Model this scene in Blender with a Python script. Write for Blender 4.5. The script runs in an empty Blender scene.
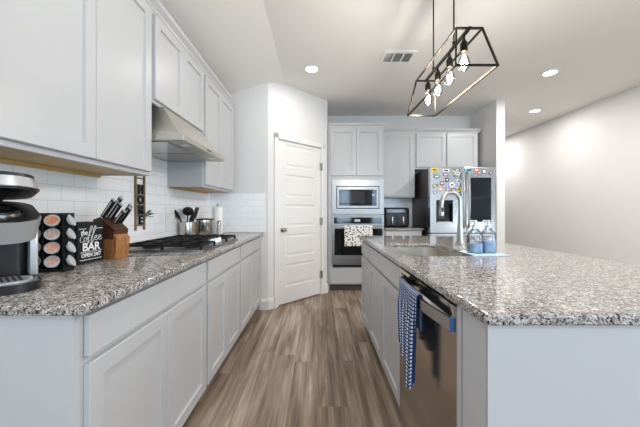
import bpy, bmesh, math, random
from mathutils import Vector, Matrix
S = bpy.context.scene
COL = S.collection
PI = math.pi
R = math.radians
random.seed(7)

# ------------------------------------------------------------------ camera, world, lights, exposure
H = 1.17
cam_d = bpy.data.cameras.new('camera')
cam = bpy.data.objects.new('camera', cam_d); COL.objects.link(cam)
cam_d.sensor_width = 36; cam_d.lens = 290*36/640
cam_d.shift_x = 2/640; cam_d.shift_y = -3/640
cam_d.clip_start = 0.02
cam.location = (0, 0, H); cam.rotation_euler = (PI/2, 0, 0)
S.camera = cam

w = bpy.data.worlds.new('daylight'); S.world = w; w.use_nodes = True
bg = w.node_tree.nodes['Background']
bg.inputs[0].default_value = (0.62, 0.78, 1.0, 1); bg.inputs[1].default_value = 1.2

def area(name, loc, rot, sx, sy, power, color):
    d = bpy.data.lights.new(name, 'AREA'); d.shape = 'RECTANGLE'; d.size = sx; d.size_y = sy
    d.energy = power; d.color = color
    o = bpy.data.objects.new(name, d); COL.objects.link(o); o.location = loc; o.rotation_euler = rot
    return o
REAR = -3.6
WIN = [(-0.95, 0.0), (0.75, 1.35), (2.2, 3.7)]
for a, b in WIN:                      # daylight coming in through the windows behind the camera
    area('window_daylight', ((a+b)/2, REAR-0.14, 1.45), (R(112), 0, 0), b-a-0.05, 1.8, 31*(b-a), (0.60, 0.80, 1.0))
area('side_window_daylight', (4.03+0.14, 0.1, 1.5), (R(97), 0, R(90)), 2.3, 1.8, 36, (0.88, 0.94, 1.0))

S.view_settings.view_transform = 'Standard'
S.view_settings.look = 'None'
S.view_settings.gamma = 1
S.view_settings.use_curve_mapping = False
S.view_settings.exposure = 0.5

# ------------------------------------------------------------------ materials
def lin(c):
    return tuple(((v/255)/12.92 if v/255 <= 0.04045 else ((v/255+0.055)/1.055)**2.4) for v in c) + (1,)
MATS = {}
def mat(name, rgb, rough=0.5, metal=0.0, spec=0.5, emit=0, trans=0, ior=1.45, coat=0, var=0.0, vscale=8, bump=0.0, bscale=200, alpha=1):
    m = bpy.data.materials.new(name); m.use_nodes = True
    nt = m.node_tree; b = nt.nodes['Principled BSDF']
    c = lin(rgb)
    b.inputs['Base Color'].default_value = c
    b.inputs['Roughness'].default_value = rough
    b.inputs['Metallic'].default_value = metal
    b.inputs['Specular IOR Level'].default_value = spec
    b.inputs['IOR'].default_value = ior
    b.inputs['Transmission Weight'].default_value = trans
    b.inputs['Coat Weight'].default_value = coat
    b.inputs['Alpha'].default_value = alpha
    if emit:
        b.inputs['Emission Color'].default_value = c; b.inputs['Emission Strength'].default_value = emit
    tc = nt.nodes.new('ShaderNodeTexCoord')
    if var > 0:
        n = nt.nodes.new('ShaderNodeTexNoise'); n.inputs['Scale'].default_value = vscale; n.inputs['Detail'].default_value = 4
        nt.links.new(tc.outputs['Object'], n.inputs['Vector'])
        mx = nt.nodes.new('ShaderNodeMix'); mx.data_type = 'RGBA'
        mx.inputs[6].default_value = tuple(v*(1-var) for v in c[:3]) + (1,)
        mx.inputs[7].default_value = tuple(min(1, v*(1+var)) for v in c[:3]) + (1,)
        nt.links.new(n.outputs['Fac'], mx.inputs[0]); nt.links.new(mx.outputs[2], b.inputs['Base Color'])
    if bump > 0:
        n = nt.nodes.new('ShaderNodeTexNoise'); n.inputs['Scale'].default_value = bscale
        nt.links.new(tc.outputs['Object'], n.inputs['Vector'])
        bp = nt.nodes.new('ShaderNodeBump'); bp.inputs['Strength'].default_value = bump; bp.inputs['Distance'].default_value = 0.002
        nt.links.new(n.outputs['Fac'], bp.inputs['Height']); nt.links.new(bp.outputs['Normal'], b.inputs['Normal'])
    MATS[name] = m
    return m

def ramp(nt, stops, interp='LINEAR'):
    r = nt.nodes.new('ShaderNodeValToRGB'); cr = r.color_ramp; cr.interpolation = interp
    while len(cr.elements) > 1: cr.elements.remove(cr.elements[-1])
    cr.elements[0].position = stops[0][0]; cr.elements[0].color = lin(stops[0][1])
    for p, c in stops[1:]:
        e = cr.elements.new(p); e.color = lin(c)
    return r

def granite():
    m = mat('granite', (170, 160, 152), rough=0.06, spec=0.5)
    nt = m.node_tree; b = nt.nodes['Principled BSDF']
    tc = nt.nodes.new('ShaderNodeTexCoord')
    n0 = nt.nodes.new('ShaderNodeTexNoise'); n0.inputs['Scale'].default_value = 60; n0.inputs['Detail'].default_value = 2
    nt.links.new(tc.outputs['Object'], n0.inputs['Vector'])
    vm = nt.nodes.new('ShaderNodeVectorMath'); vm.operation = 'MULTIPLY_ADD'
    vm.inputs[1].default_value = (0.012, 0.012, 0.012)
    nt.links.new(n0.outputs['Color'], vm.inputs[0]); nt.links.new(tc.outputs['Object'], vm.inputs[2])
    v = nt.nodes.new('ShaderNodeTexVoronoi'); v.inputs['Scale'].default_value = 230
    nt.links.new(vm.outputs[0], v.inputs['Vector'])
    sep = nt.nodes.new('ShaderNodeSeparateColor'); nt.links.new(v.outputs['Color'], sep.inputs[0])
    r = ramp(nt, [(0, (56, 54, 58)), (0.12, (112, 108, 110)), (0.28, (160, 150, 143)), (0.5, (190, 185, 180)), (0.74, (216, 215, 214))], 'CONSTANT')
    nt.links.new(sep.outputs[0], r.inputs[0])
    n2 = nt.nodes.new('ShaderNodeTexNoise'); n2.inputs['Scale'].default_value = 45; n2.inputs['Detail'].default_value = 5
    nt.links.new(tc.outputs['Object'], n2.inputs['Vector'])
    r2 = ramp(nt, [(0.36, (146, 138, 134)), (0.52, (218, 214, 211)), (0.66, (244, 243, 242))])
    nt.links.new(n2.outputs['Fac'], r2.inputs[0])
    mx = nt.nodes.new('ShaderNodeMix'); mx.data_type = 'RGBA'; mx.blend_type = 'MULTIPLY'; mx.inputs[0].default_value = 0.75
    nt.links.new(r.outputs[0], mx.inputs[6]); nt.links.new(r2.outputs[0], mx.inputs[7])
    nt.links.new(mx.outputs[2], b.inputs['Base Color'])
    return m

def floor_mat():
    m = mat('vinyl_plank', (140, 122, 106), rough=0.38, spec=0.4)
    nt = m.node_tree; b = nt.nodes['Principled BSDF']
    tc = nt.nodes.new('ShaderNodeTexCoord')
    sp = nt.nodes.new('ShaderNodeSeparateXYZ'); nt.links.new(tc.outputs['Object'], sp.inputs[0])
    cb = nt.nodes.new('ShaderNodeCombineXYZ'); nt.links.new(sp.outputs[1], cb.inputs[0]); nt.links.new(sp.outputs[0], cb.inputs[1])
    rw = nt.nodes.new('ShaderNodeMath'); rw.operation = 'DIVIDE'; rw.inputs[1].default_value = 0.178; nt.links.new(sp.outputs[0], rw.inputs[0])
    fl = nt.nodes.new('ShaderNodeMath'); fl.operation = 'FLOOR'; nt.links.new(rw.outputs[0], fl.inputs[0])
    wn = nt.nodes.new('ShaderNodeTexWhiteNoise'); wn.noise_dimensions = '1D'; nt.links.new(fl.outputs[0], wn.inputs['W'])
    sh_ = nt.nodes.new('ShaderNodeMath'); sh_.operation = 'MULTIPLY_ADD'; sh_.inputs[1].default_value = 1.22
    nt.links.new(wn.outputs['Value'], sh_.inputs[0]); nt.links.new(sp.outputs[1], sh_.inputs[2]); nt.links.new(sh_.outputs[0], cb.inputs[0])
    br = nt.nodes.new('ShaderNodeTexBrick'); br.inputs['Scale'].default_value = 1.0
    br.inputs['Brick Width'].default_value = 1.22; br.inputs['Row Height'].default_value = 0.178
    br.inputs['Mortar Size'].default_value = 0.0008; br.offset = 0.0
    br.inputs['Color1'].default_value = (0, 0, 0, 1); br.inputs['Color2'].default_value = (1, 1, 1, 1)
    br.inputs['Mortar'].default_value = (0.3, 0.3, 0.3, 1)
    nt.links.new(cb.outputs[0], br.inputs['Vector'])
    # grain coordinates shifted per plank
    ad = nt.nodes.new('ShaderNodeVectorMath'); ad.operation = 'MULTIPLY_ADD'; ad.inputs[1].default_value = (7, 3, 5)
    nt.links.new(br.outputs['Color'], ad.inputs[0]); nt.links.new(cb.outputs[0], ad.inputs[2])
    mp = nt.nodes.new('ShaderNodeMapping'); mp.inputs['Scale'].default_value = (1.5, 34, 1)
    nt.links.new(ad.outputs[0], mp.inputs[0])
    n = nt.nodes.new('ShaderNodeTexNoise'); n.inputs['Scale'].default_value = 1.0; n.inputs['Detail'].default_value = 8; n.inputs['Roughness'].default_value = 0.62
    n.inputs['Distortion'].default_value = 0.5
    nt.links.new(mp.outputs[0], n.inputs['Vector'])
    mp2 = nt.nodes.new('ShaderNodeMapping'); mp2.inputs['Scale'].default_value = (0.8, 5, 1)
    nt.links.new(ad.outputs[0], mp2.inputs[0])
    n2 = nt.nodes.new('ShaderNodeTexNoise'); n2.inputs['Scale'].default_value = 1.4; n2.inputs['Detail'].default_value = 3
    nt.links.new(mp2.outputs[0], n2.inputs['Vector'])
    r = ramp(nt, [(0.30, (84, 68, 55)), (0.42, (124, 105, 88)), (0.52, (156, 137, 119)), (0.66, (200, 184, 167))])
    mixf = nt.nodes.new('ShaderNodeMath'); mixf.operation = 'MULTIPLY_ADD'; mixf.inputs[1].default_value = 0.55
    nt.links.new(n.outputs['Fac'], mixf.inputs[0])
    m2 = nt.nodes.new('ShaderNodeMath'); m2.operation = 'MULTIPLY_ADD'; m2.inputs[1].default_value = 0.06; 
    nt.links.new(br.outputs['Color'], m2.inputs[0])
    m3 = nt.nodes.new('ShaderNodeMath'); m3.operation = 'MULTIPLY_ADD'; m3.inputs[1].default_value = 0.45; m3.inputs[2].default_value = -0.03
    nt.links.new(n2.outputs['Fac'], m3.inputs[0]); nt.links.new(m3.outputs[0], m2.inputs[2]); nt.links.new(m2.outputs[0], mixf.inputs[2])
    nt.links.new(mixf.outputs[0], r.inputs[0])
    mx = nt.nodes.new('ShaderNodeMix'); mx.data_type = 'RGBA'; mx.blend_type = 'MULTIPLY'
    mx.inputs[7].default_value = (0.55, 0.5, 0.47, 1)
    nt.links.new(br.outputs['Fac'], mx.inputs[0]); nt.links.new(r.outputs[0], mx.inputs[6])
    nt.links.new(mx.outputs[2], b.inputs['Base Color'])
    return m

def tile_mat(name, axis):
    m = mat(name, (226, 228, 230), rough=0.12, spec=0.5)
    nt = m.node_tree; b = nt.nodes['Principled BSDF']
    tc = nt.nodes.new('ShaderNodeTexCoord')
    sp = nt.nodes.new('ShaderNodeSeparateXYZ'); nt.links.new(tc.outputs['Object'], sp.inputs[0])
    cb = nt.nodes.new('ShaderNodeCombineXYZ')
    zz = nt.nodes.new('ShaderNodeMath'); zz.operation = 'SUBTRACT'; zz.inputs[1].default_value = 0.914
    nt.links.new(sp.outputs[2], zz.inputs[0])
    nt.links.new(sp.outputs[axis], cb.inputs[0]); nt.links.new(zz.outputs[0], cb.inputs[1])
    br = nt.nodes.new('ShaderNodeTexBrick'); br.inputs['Scale'].default_value = 1.0
    br.inputs['Brick Width'].default_value = 0.152; br.inputs['Row Height'].default_value = 0.0762
    br.inputs['Mortar Size'].default_value = 0.0016; br.inputs['Mortar Smooth'].default_value = 0.4
    br.inputs['Color1'].default_value = lin((246, 248, 250)); br.inputs['Color2'].default_value = lin((250, 251, 252))
    br.inputs['Mortar'].default_value = lin((218, 219, 221))
    nt.links.new(cb.outputs[0], br.inputs['Vector'])
    nt.links.new(br.outputs['Color'], b.inputs['Base Color'])
    bp = nt.nodes.new('ShaderNodeBump'); bp.inputs['Strength'].default_value = 0.5; bp.inputs['Distance'].default_value = 0.002; bp.invert = True
    nt.links.new(br.outputs['Fac'], bp.inputs['Height']); nt.links.new(bp.outputs['Normal'], b.inputs['Normal'])
    return m

def brushed(name, rgb, rough=0.28, stretch=(2, 2, 260), metal=1.0, strength=0.08):
    m = mat(name, rgb, rough=rough, metal=metal)
    nt = m.node_tree; b = nt.nodes['Principled BSDF']
    tc = nt.nodes.new('ShaderNodeTexCoord')
    mp = nt.nodes.new('ShaderNodeMapping'); mp.inputs['Scale'].default_value = stretch
    nt.links.new(tc.outputs['Object'], mp.inputs[0])
    n = nt.nodes.new('ShaderNodeTexNoise'); n.inputs['Scale'].default_value = 3; n.inputs['Detail'].default_value = 3
    nt.links.new(mp.outputs[0], n.inputs['Vector'])
    mr = nt.nodes.new('ShaderNodeMapRange'); mr.inputs['To Min'].default_value = rough*0.8; mr.inputs['To Max'].default_value = rough*1.25
    nt.links.new(n.outputs['Fac'], mr.inputs['Value']); nt.links.new(mr.outputs[0], b.inputs['Roughness'])
    bp = nt.nodes.new('ShaderNodeBump'); bp.inputs['Strength'].default_value = strength; bp.inputs['Distance'].default_value = 0.001
    nt.links.new(n.outputs['Fac'], bp.inputs['Height']); nt.links.new(bp.outputs['Normal'], b.inputs['Normal'])
    return m

def towel_blue():
    m = mat('blue_check_cloth', (40, 60, 110), rough=0.9, spec=0.1)
    nt = m.node_tree; b = nt.nodes['Principled BSDF']
    uv = nt.nodes.new('ShaderNodeUVMap')
    vm = nt.nodes.new('ShaderNodeVectorMath'); vm.operation = 'SCALE'; vm.inputs['Scale'].default_value = 92
    nt.links.new(uv.outputs[0], vm.inputs[0])
    fr = nt.nodes.new('ShaderNodeVectorMath'); fr.operation = 'FRACTION'; nt.links.new(vm.outputs[0], fr.inputs[0])
    sp = nt.nodes.new('ShaderNodeSeparateXYZ'); nt.links.new(fr.outputs[0], sp.inputs[0])
    ga = nt.nodes.new('ShaderNodeMath'); ga.operation = 'GREATER_THAN'; ga.inputs[1].default_value = 0.5; nt.links.new(sp.outputs[0], ga.inputs[0])
    gb = nt.nodes.new('ShaderNodeMath'); gb.operation = 'GREATER_THAN'; gb.inputs[1].default_value = 0.45; nt.links.new(sp.outputs[1], gb.inputs[0])
    mu = nt.nodes.new('ShaderNodeMath'); mu.operation = 'MULTIPLY'; nt.links.new(ga.outputs[0], mu.inputs[0]); nt.links.new(gb.outputs[0], mu.inputs[1])
    mx = nt.nodes.new('ShaderNodeMix'); mx.data_type = 'RGBA'
    mx.inputs[6].default_value = lin((42, 62, 104)); mx.inputs[7].default_value = lin((214, 222, 236))
    nt.links.new(mu.outputs[0], mx.inputs[0]); nt.links.new(mx.outputs[2], b.inputs['Base Color'])
    return m

def towel_print():
    m = mat('printed_cloth', (235, 232, 226), rough=0.9, spec=0.1)
    nt = m.node_tree; b = nt.nodes['Principled BSDF']
    tc = nt.nodes.new('ShaderNodeTexCoord')
    v = nt.nodes.new('ShaderNodeTexVoronoi'); v.inputs['Scale'].default_value = 27; v.inputs['Randomness'].default_value = 0.7
    mp = nt.nodes.new('ShaderNodeMapping'); mp.inputs['Scale'].default_value = (1, 0.02, 1)
    nt.links.new(tc.outputs['Object'], mp.inputs[0]); nt.links.new(mp.outputs[0], v.inputs['Vector'])
    n = nt.nodes.new('ShaderNodeTexNoise'); n.inputs['Scale'].default_value = 60
    nt.links.new(tc.outputs['Object'], n.inputs['Vector'])
    ad = nt.nodes.new('ShaderNodeMath'); ad.operation = 'MULTIPLY_ADD'; ad.inputs[1].default_value = 0.5
    nt.links.new(n.outputs['Fac'], ad.inputs[0]); nt.links.new(v.outputs['Distance'], ad.inputs[2])
    r = ramp(nt, [(0.0, (38, 38, 42)), (0.52, (150, 142, 132)), (0.56, (236, 233, 227))], 'CONSTANT')
    nt.links.new(ad.outputs[0], r.inputs[0]); nt.links.new(r.outputs[0], b.inputs['Base Color'])
    return m

def wood(name, dark, light, scale=(14, 14, 2), rough=0.45):
    m = mat(name, light, rough=rough)
    nt = m.node_tree; b = nt.nodes['Principled BSDF']
    tc = nt.nodes.new('ShaderNodeTexCoord'); mp = nt.nodes.new('ShaderNodeMapping'); mp.inputs['Scale'].default_value = scale
    nt.links.new(tc.outputs['Object'], mp.inputs[0])
    n = nt.nodes.new('ShaderNodeTexNoise'); n.inputs['Scale'].default_value = 4; n.inputs['Detail'].default_value = 6; n.inputs['Distortion'].default_value = 1
    nt.links.new(mp.outputs[0], n.inputs['Vector'])
    r = ramp(nt, [(0.3, dark), (0.7, light)]); nt.links.new(n.outputs['Fac'], r.inputs[0]); nt.links.new(r.outputs[0], b.inputs['Base Color'])
    return m

def thin_glass(name, tint=(255, 255, 255), gloss=0.12):
    m = bpy.data.materials.new(name); m.use_nodes = True; nt = m.node_tree
    nt.nodes.clear()
    out = nt.nodes.new('ShaderNodeOutputMaterial'); t = nt.nodes.new('ShaderNodeBsdfTransparent'); g = nt.nodes.new('ShaderNodeBsdfGlossy')
    t.inputs[0].default_value = lin(tint); g.inputs['Roughness'].default_value = 0.03
    fr = nt.nodes.new('ShaderNodeFresnel'); fr.inputs[0].default_value = 1.45
    ms = nt.nodes.new('ShaderNodeMixShader'); ad = nt.nodes.new('ShaderNodeMath'); ad.operation = 'MULTIPLY_ADD'
    ad.inputs[1].default_value = 0.9; ad.inputs[2].default_value = gloss*0.3
    nt.links.new(fr.outputs[0], ad.inputs[0]); nt.links.new(ad.outputs[0], ms.inputs[0])
    nt.links.new(t.outputs[0], ms.inputs[1]); nt.links.new(g.outputs[0], ms.inputs[2]); nt.links.new(ms.outputs[0], out.inputs[0])
    MATS[name] = m
    return m

M = MATS
granite(); floor_mat(); tile_mat('tile_side', 1); tile_mat('tile_front', 0)
mat('wall_paint', (224, 223, 221), rough=0.75, spec=0.25, bump=0.15, bscale=180)
mat('ceiling_paint', (236, 234, 231), rough=0.85, spec=0.2, bump=0.3, bscale=90)
mat('trim_paint', (234, 232, 228), rough=0.4, spec=0.4)
mat('cabinet_paint', (192, 192, 193), rough=0.34, spec=0.5, var=0.015, vscale=3)
mat('cabinet_wood', (204, 172, 112), rough=0.5, var=0.12, vscale=12)
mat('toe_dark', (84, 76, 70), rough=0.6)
brushed('steel', (146, 145, 143), 0.32, (2, 2, 160))
brushed('hood_steel', (200, 196, 188), 0.4, (2, 2, 160))
brushed('steel_dark', (190, 184, 176), 0.17, (2, 2, 160), strength=0.04)
brushed('fridge_steel', (196, 197, 199), 0.2, (2, 2, 120), strength=0.05)
mat('fridge_side', (52, 48, 46), rough=0.38, metal=0.3)
mat('chrome', (225, 226, 228), rough=0.07, metal=1)
mat('nickel', (178, 175, 170), rough=0.24, metal=1)
mat('black_glass', (8, 9, 11), rough=0.05, spec=0.6)
mat('window_glass_grey', (40, 44, 48), rough=0.06, spec=0.7)
mat('fridge_glass', (12, 16, 24), rough=0.05, spec=0.7)
mat('black_plastic', (20, 20, 22), rough=0.32)
mat('black_matte', (16, 16, 17), rough=0.62)
mat('cast_iron', (26, 26, 27), rough=0.5, spec=0.4, bump=0.3, bscale=300)
mat('dark_grey', (58, 60, 63), rough=0.45)
mat('black_metal', (48, 44, 40), rough=0.3, metal=0.9)
mat('white_plastic', (236, 236, 234), rough=0.4)
mat('paper', (240, 240, 238), rough=0.95, spec=0.1, bump=0.5, bscale=60)
mat('letter_white', (240, 240, 238), rough=0.6)
mat('blue_plastic', (36, 98, 190), rough=0.35)
mat('gap_dark', (34, 34, 36), rough=0.8)
mat('blue_film', (70, 112, 168), rough=0.3)
mat('silver_plastic', (196, 198, 200), rough=0.3, metal=0.55)
mat('foil', (200, 200, 204), rough=0.4, metal=0.2)
mat('pod_cup', (215, 216, 218), rough=0.4)
wood('walnut', (58, 32, 20), (96, 58, 36), (10, 10, 3)); wood('acacia', (132, 84, 46), (182, 128, 78), (30, 30, 3))
wood('weathered_wood', (96, 78, 58), (150, 130, 104), (20, 20, 3))
mat('leaf', (74, 112, 62), rough=0.5, var=0.2, vscale=60)
mat('mat_blue', (188, 212, 232), rough=0.7)
thin_glass('clear_glass', (250, 252, 253)); thin_glass('bottle_glass', (252, 253, 255), 0.3)
m = mat('blue_liquid', (182, 212, 240), rough=0.3)
mat('lamp_glow', (255, 246, 232), emit=9); mat('filament', (255, 226, 180), emit=60)
mat('led_white', (150, 165, 180), emit=0.4)
towel_blue(); towel_print()
m = mat('vent_dark', (70, 70, 70), rough=0.8)
pod_mats = []
for i, (c1, c2) in enumerate([((196, 84, 36), (240, 196, 150)), ((150, 104, 84), (230, 220, 214)), ((206, 98, 40), (246, 222, 200)), ((190, 112, 86), (240, 226, 216)), ((150, 50, 34), (206, 120, 84))]):
    pod_mats.append(wood('pod_label_%d' % i, c1, c2, (60, 60, 60), 0.4))

# ------------------------------------------------------------------ mesh helpers
class MB:
    def __init__(s): s.bm = bmesh.new()
    def box(s, x0, x1, y0, y1, z0, z1, bev=0.0, seg=2, M_=None):
        r = bmesh.ops.create_cube(s.bm, size=1)
        vs = r['verts']
        for v in vs:
            v.co = Vector(((x0+x1)/2 + v.co.x*(x1-x0), (y0+y1)/2 + v.co.y*(y1-y0), (z0+z1)/2 + v.co.z*(z1-z0)))
        if bev > 0:
            es = list({e for v in vs for e in v.link_edges})
            rb = bmesh.ops.bevel(s.bm, geom=es, offset=bev, segments=seg, profile=0.5, affect='EDGES')
            vs = list({v for f in rb['faces'] for v in f.verts} | {v for v in vs if v.is_valid})
        if M_ is not None:
            bmesh.ops.transform(s.bm, matrix=M_, verts=vs)
        return vs
    def cyl(s, p0, p1, r, r2=None, n=20, caps=True):
        p0, p1 = Vector(p0), Vector(p1); d = p1-p0; L = d.length
        rr = bmesh.ops.create_cone(s.bm, cap_ends=caps, segments=n, radius1=r, radius2=r if r2 is None else r2, depth=L)
        m_ = Matrix.Translation((p0+p1)/2) @ d.to_track_quat('Z', 'Y').to_matrix().to_4x4()
        bmesh.ops.transform(s.bm, matrix=m_, verts=rr['verts'])
        return rr['verts']
    def ball(s, c, r, sc=(1, 1, 1), n=16, rot=None):
        rr = bmesh.ops.create_uvsphere(s.bm, u_segments=n, v_segments=n//2+2, radius=r)
        m_ = Matrix.Translation(c) @ (rot.to_4x4() if rot else Matrix()) @ Matrix.Diagonal((sc[0], sc[1], sc[2], 1))
        bmesh.ops.transform(s.bm, matrix=m_, verts=rr['verts'])
        return rr['verts']
    def lathe(s, c, prof, n=28, M_=None, cap=True):
        rings = []
        allv = []
        for r, z in prof:
            ring = [s.bm.verts.new((c[0]+r*math.cos(2*PI*k/n), c[1]+r*math.sin(2*PI*k/n), c[2]+z)) for k in range(n)]
            rings.append(ring); allv += ring
        for a, b in zip(rings, rings[1:]):
            for k in range(n):
                s.bm.faces.new((a[k], a[(k+1) % n], b[(k+1) % n], b[k]))
        if cap:
            if prof[0][0] > 1e-5: s.bm.faces.new(list(reversed(rings[0])))
            if prof[-1][0] > 1e-5: s.bm.faces.new(rings[-1])
        if M_ is not None: bmesh.ops.transform(s.bm, matrix=M_, verts=allv)
        return allv
    def tube(s, pts, rad, n=12, closed=False):
        pts = [Vector(p) for p in pts]
        rads = rad if isinstance(rad, (list, tuple)) else [rad]*len(pts)
        rings = []
        up = None
        for i, p in enumerate(pts):
            if closed: t = pts[(i+1) % len(pts)]-pts[i-1]
            else: t = pts[min(i+1, len(pts)-1)]-pts[max(i-1, 0)]
            t.normalize()
            if up is None:
                up = t.orthogonal().normalized()
            else:
                up = (up - t*up.dot(t)).normalized()
            sd = t.cross(up)
            rings.append([s.bm.verts.new(p + (up*math.cos(2*PI*k/n)+sd*math.sin(2*PI*k/n))*rads[i]) for k in range(n)])
        pairs = list(zip(rings, rings[1:])) + ([(rings[-1], rings[0])] if closed else [])
        for a, b in pairs:
            for k in range(n): s.bm.faces.new((a[k], a[(k+1) % n], b[(k+1) % n], b[k]))
        if not closed:
            s.bm.faces.new(list(reversed(rings[0]))); s.bm.faces.new(rings[-1])
    def prism(s, poly, axis, a0, a1):
        # poly: list of 2D points; axis 'x','y','z' = extrusion direction
        def P(u, v, a):
            return {'x': (a, u, v), 'y': (u, a, v), 'z': (u, v, a)}[axis]
        A = [s.bm.verts.new(P(u, v, a0)) for u, v in poly]; B = [s.bm.verts.new(P(u, v, a1)) for u, v in poly]
        s.bm.faces.new(A); s.bm.faces.new(list(reversed(B)))
        n = len(poly)
        for k in range(n): s.bm.faces.new((A[k], B[k], B[(k+1) % n], A[(k+1) % n]))
        return A+B
    def bar(s, p0, p1, t, t2=None):
        p0, p1 = Vector(p0), Vector(p1); d = p1-p0; t2 = t2 or t
        m_ = Matrix.Translation((p0+p1)/2) @ d.to_track_quat('Y', 'Z').to_matrix().to_4x4()
        s.box(-t/2, t/2, -d.length/2-t*0.4, d.length/2+t*0.4, -t2/2, t2/2, M_=m_)
    def shaker(s, x0, x1, z0, z1, yf, t=0.02, rail=0.057, rec=0.011, holes=None, field=False):
        """framed panel door, front towards -y at yf. holes: list of (z0,z1) recessed panels"""
        bm = s.bm
        if holes is None: holes = [(z0+rail, z1-rail)]
        c = 0.002
        V = lambda x, y, z: bm.verts.new((x, y, z))
        def quad(a, b, c_, d): bm.faces.new((a, b, c_, d))
        # back + sides
        B = [V(x0, yf+t, z0), V(x1, yf+t, z0), V(x1, yf+t, z1), V(x0, yf+t, z1)]
        Sd = [V(x0, yf+c, z0), V(x1, yf+c, z0), V(x1, yf+c, z1), V(x0, yf+c, z1)]
        F = [V(x0+c, yf, z0+c), V(x1-c, yf, z0+c), V(x1-c, yf, z1-c), V(x0+c, yf, z1-c)]
        quad(*reversed(B))
        for k in range(4):
            quad(B[k], B[(k+1) % 4], Sd[(k+1) % 4], Sd[k]); quad(Sd[k], Sd[(k+1) % 4], F[(k+1) % 4], F[k])
        hx0, hx1 = x0+rail, x1-rail
        def frect(a0, a1, b0, b1, y=yf):
            quad(V(a0, y, b0), V(a1, y, b0), V(a1, y, b1), V(a0, y, b1))
        if not holes:
            bm.faces.new(F); return
        zs = [z0+c] + [v for h in holes for v in h] + [z1-c]
        frect(x0+c, hx0, z0+c, z1-c); frect(hx1, x1-c, z0+c, z1-c)
        for k in range(0, len(zs), 2): frect(hx0, hx1, zs[k], zs[k+1])
        for (a, b) in holes:
            O = [(hx0, a), (hx1, a), (hx1, b), (hx0, b)]
            i_ = 0.003
            if field: i_ = 0.008
            I = [(hx0+i_, a+i_), (hx1-i_, a+i_), (hx1-i_, b-i_), (hx0+i_, b-i_)]
            o = [V(x, yf, z) for x, z in O]; n_ = [V(x, yf+rec, z) for x, z in I]
            for k in range(4): quad(o[k], o[(k+1) % 4], n_[(k+1) % 4], n_[k])
            if field:
                j = 0.03; l = 0.042
                I2 = [(hx0+j, a+j), (hx1-j, a+j), (hx1-j, b-j), (hx0+j, b-j)]
                I3 = [(hx0+l, a+l), (hx1-l, a+l), (hx1-l, b-l), (hx0+l, b-l)]
                p = [V(x, yf+rec, z) for x, z in I2]; q = [V(x, yf+rec*0.35, z) for x, z in I3]
                for k in range(4):
                    quad(n_[k], n_[(k+1) % 4], p[(k+1) % 4], p[k]); quad(p[k], p[(k+1) % 4], q[(k+1) % 4], q[k])
                bm.faces.new(q)
            else:
                bm.faces.new(n_)
    def build(s, name, material, parent=None, smooth=False, loc=None, rotz=0):
        if isinstance(material, str): material = M[material]
        bmesh.ops.remove_doubles(s.bm, verts=s.bm.verts, dist=1e-6)
        bmesh.ops.recalc_face_normals(s.bm, faces=s.bm.faces)
        me = bpy.data.meshes.new(name); s.bm.to_mesh(me); s.bm.free()
        me.materials.append(material)
        if smooth:
            for p in me.polygons: p.use_smooth = not (p.area > 0.012 and (len(p.vertices) > 4 or abs(p.normal.z) > 0.99 or p.area > 0.05))
            try: me.set_sharp_from_angle(angle=R(38))
            except Exception: pass
        o = bpy.data.objects.new(name, me); COL.objects.link(o)
        if parent is not None: o.parent = parent
        if loc is not None: o.location = loc
        if rotz: o.rotation_euler.z = rotz
        return o

def thing(name, label, cat, loc=(0, 0, 0), rotz=0, group=None):
    o = bpy.data.objects.new(name, None); COL.objects.link(o); o.empty_display_size = 0.05
    o.location = loc; o.rotation_euler = (0, 0, rotz); o['label'] = label; o['category'] = cat
    if group: o['group'] = group
    return o
def tag(o, label, cat, group=None):
    o['label'] = label; o['category'] = cat
    if group: o['group'] = group
    return o
def struct(o):
    o['kind'] = 'structure'; return o
def dup(root, loc, label, group=None, rotz=None):
    r = root.copy(); COL.objects.link(r); r.location = loc; r['label'] = label
    if rotz is not None: r.rotation_euler.z = rotz
    if group: r['group'] = group
    for ch in list(root.children):
        c = ch.copy(); COL.objects.link(c); c.parent = r
        for g in list(ch.children):
            d = g.copy(); COL.objects.link(d); d.parent = c
    return r
def B(name, material, parent, *a, **k):
    b = MB(); b.box(*a, **k); return b.build(name, material, parent)
def text_obj(name, s, size, material, matrix, parent=None, extrude=0.0008, shear=0.0, align='CENTER', sx=1.0, bold=0.0):
    c = bpy.data.curves.new(name, 'FONT'); c.body = s; c.size = size; c.extrude = extrude; c.shear = shear
    c.align_x = align; c.align_y = 'CENTER'; c.offset = bold
    t = bpy.data.objects.new(name, c); COL.objects.link(t)
    dg = bpy.context.evaluated_depsgraph_get(); dg.update()
    me = bpy.data.meshes.new_from_object(t.evaluated_get(dg))
    bpy.data.objects.remove(t)
    me.transform(matrix @ Matrix.Diagonal((sx, 1, 1, 1)))
    me.materials.clear(); me.materials.append(M[material])
    o = bpy.data.objects.new(name, me); COL.objects.link(o)
    if parent: o.parent = parent
    return o

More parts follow.
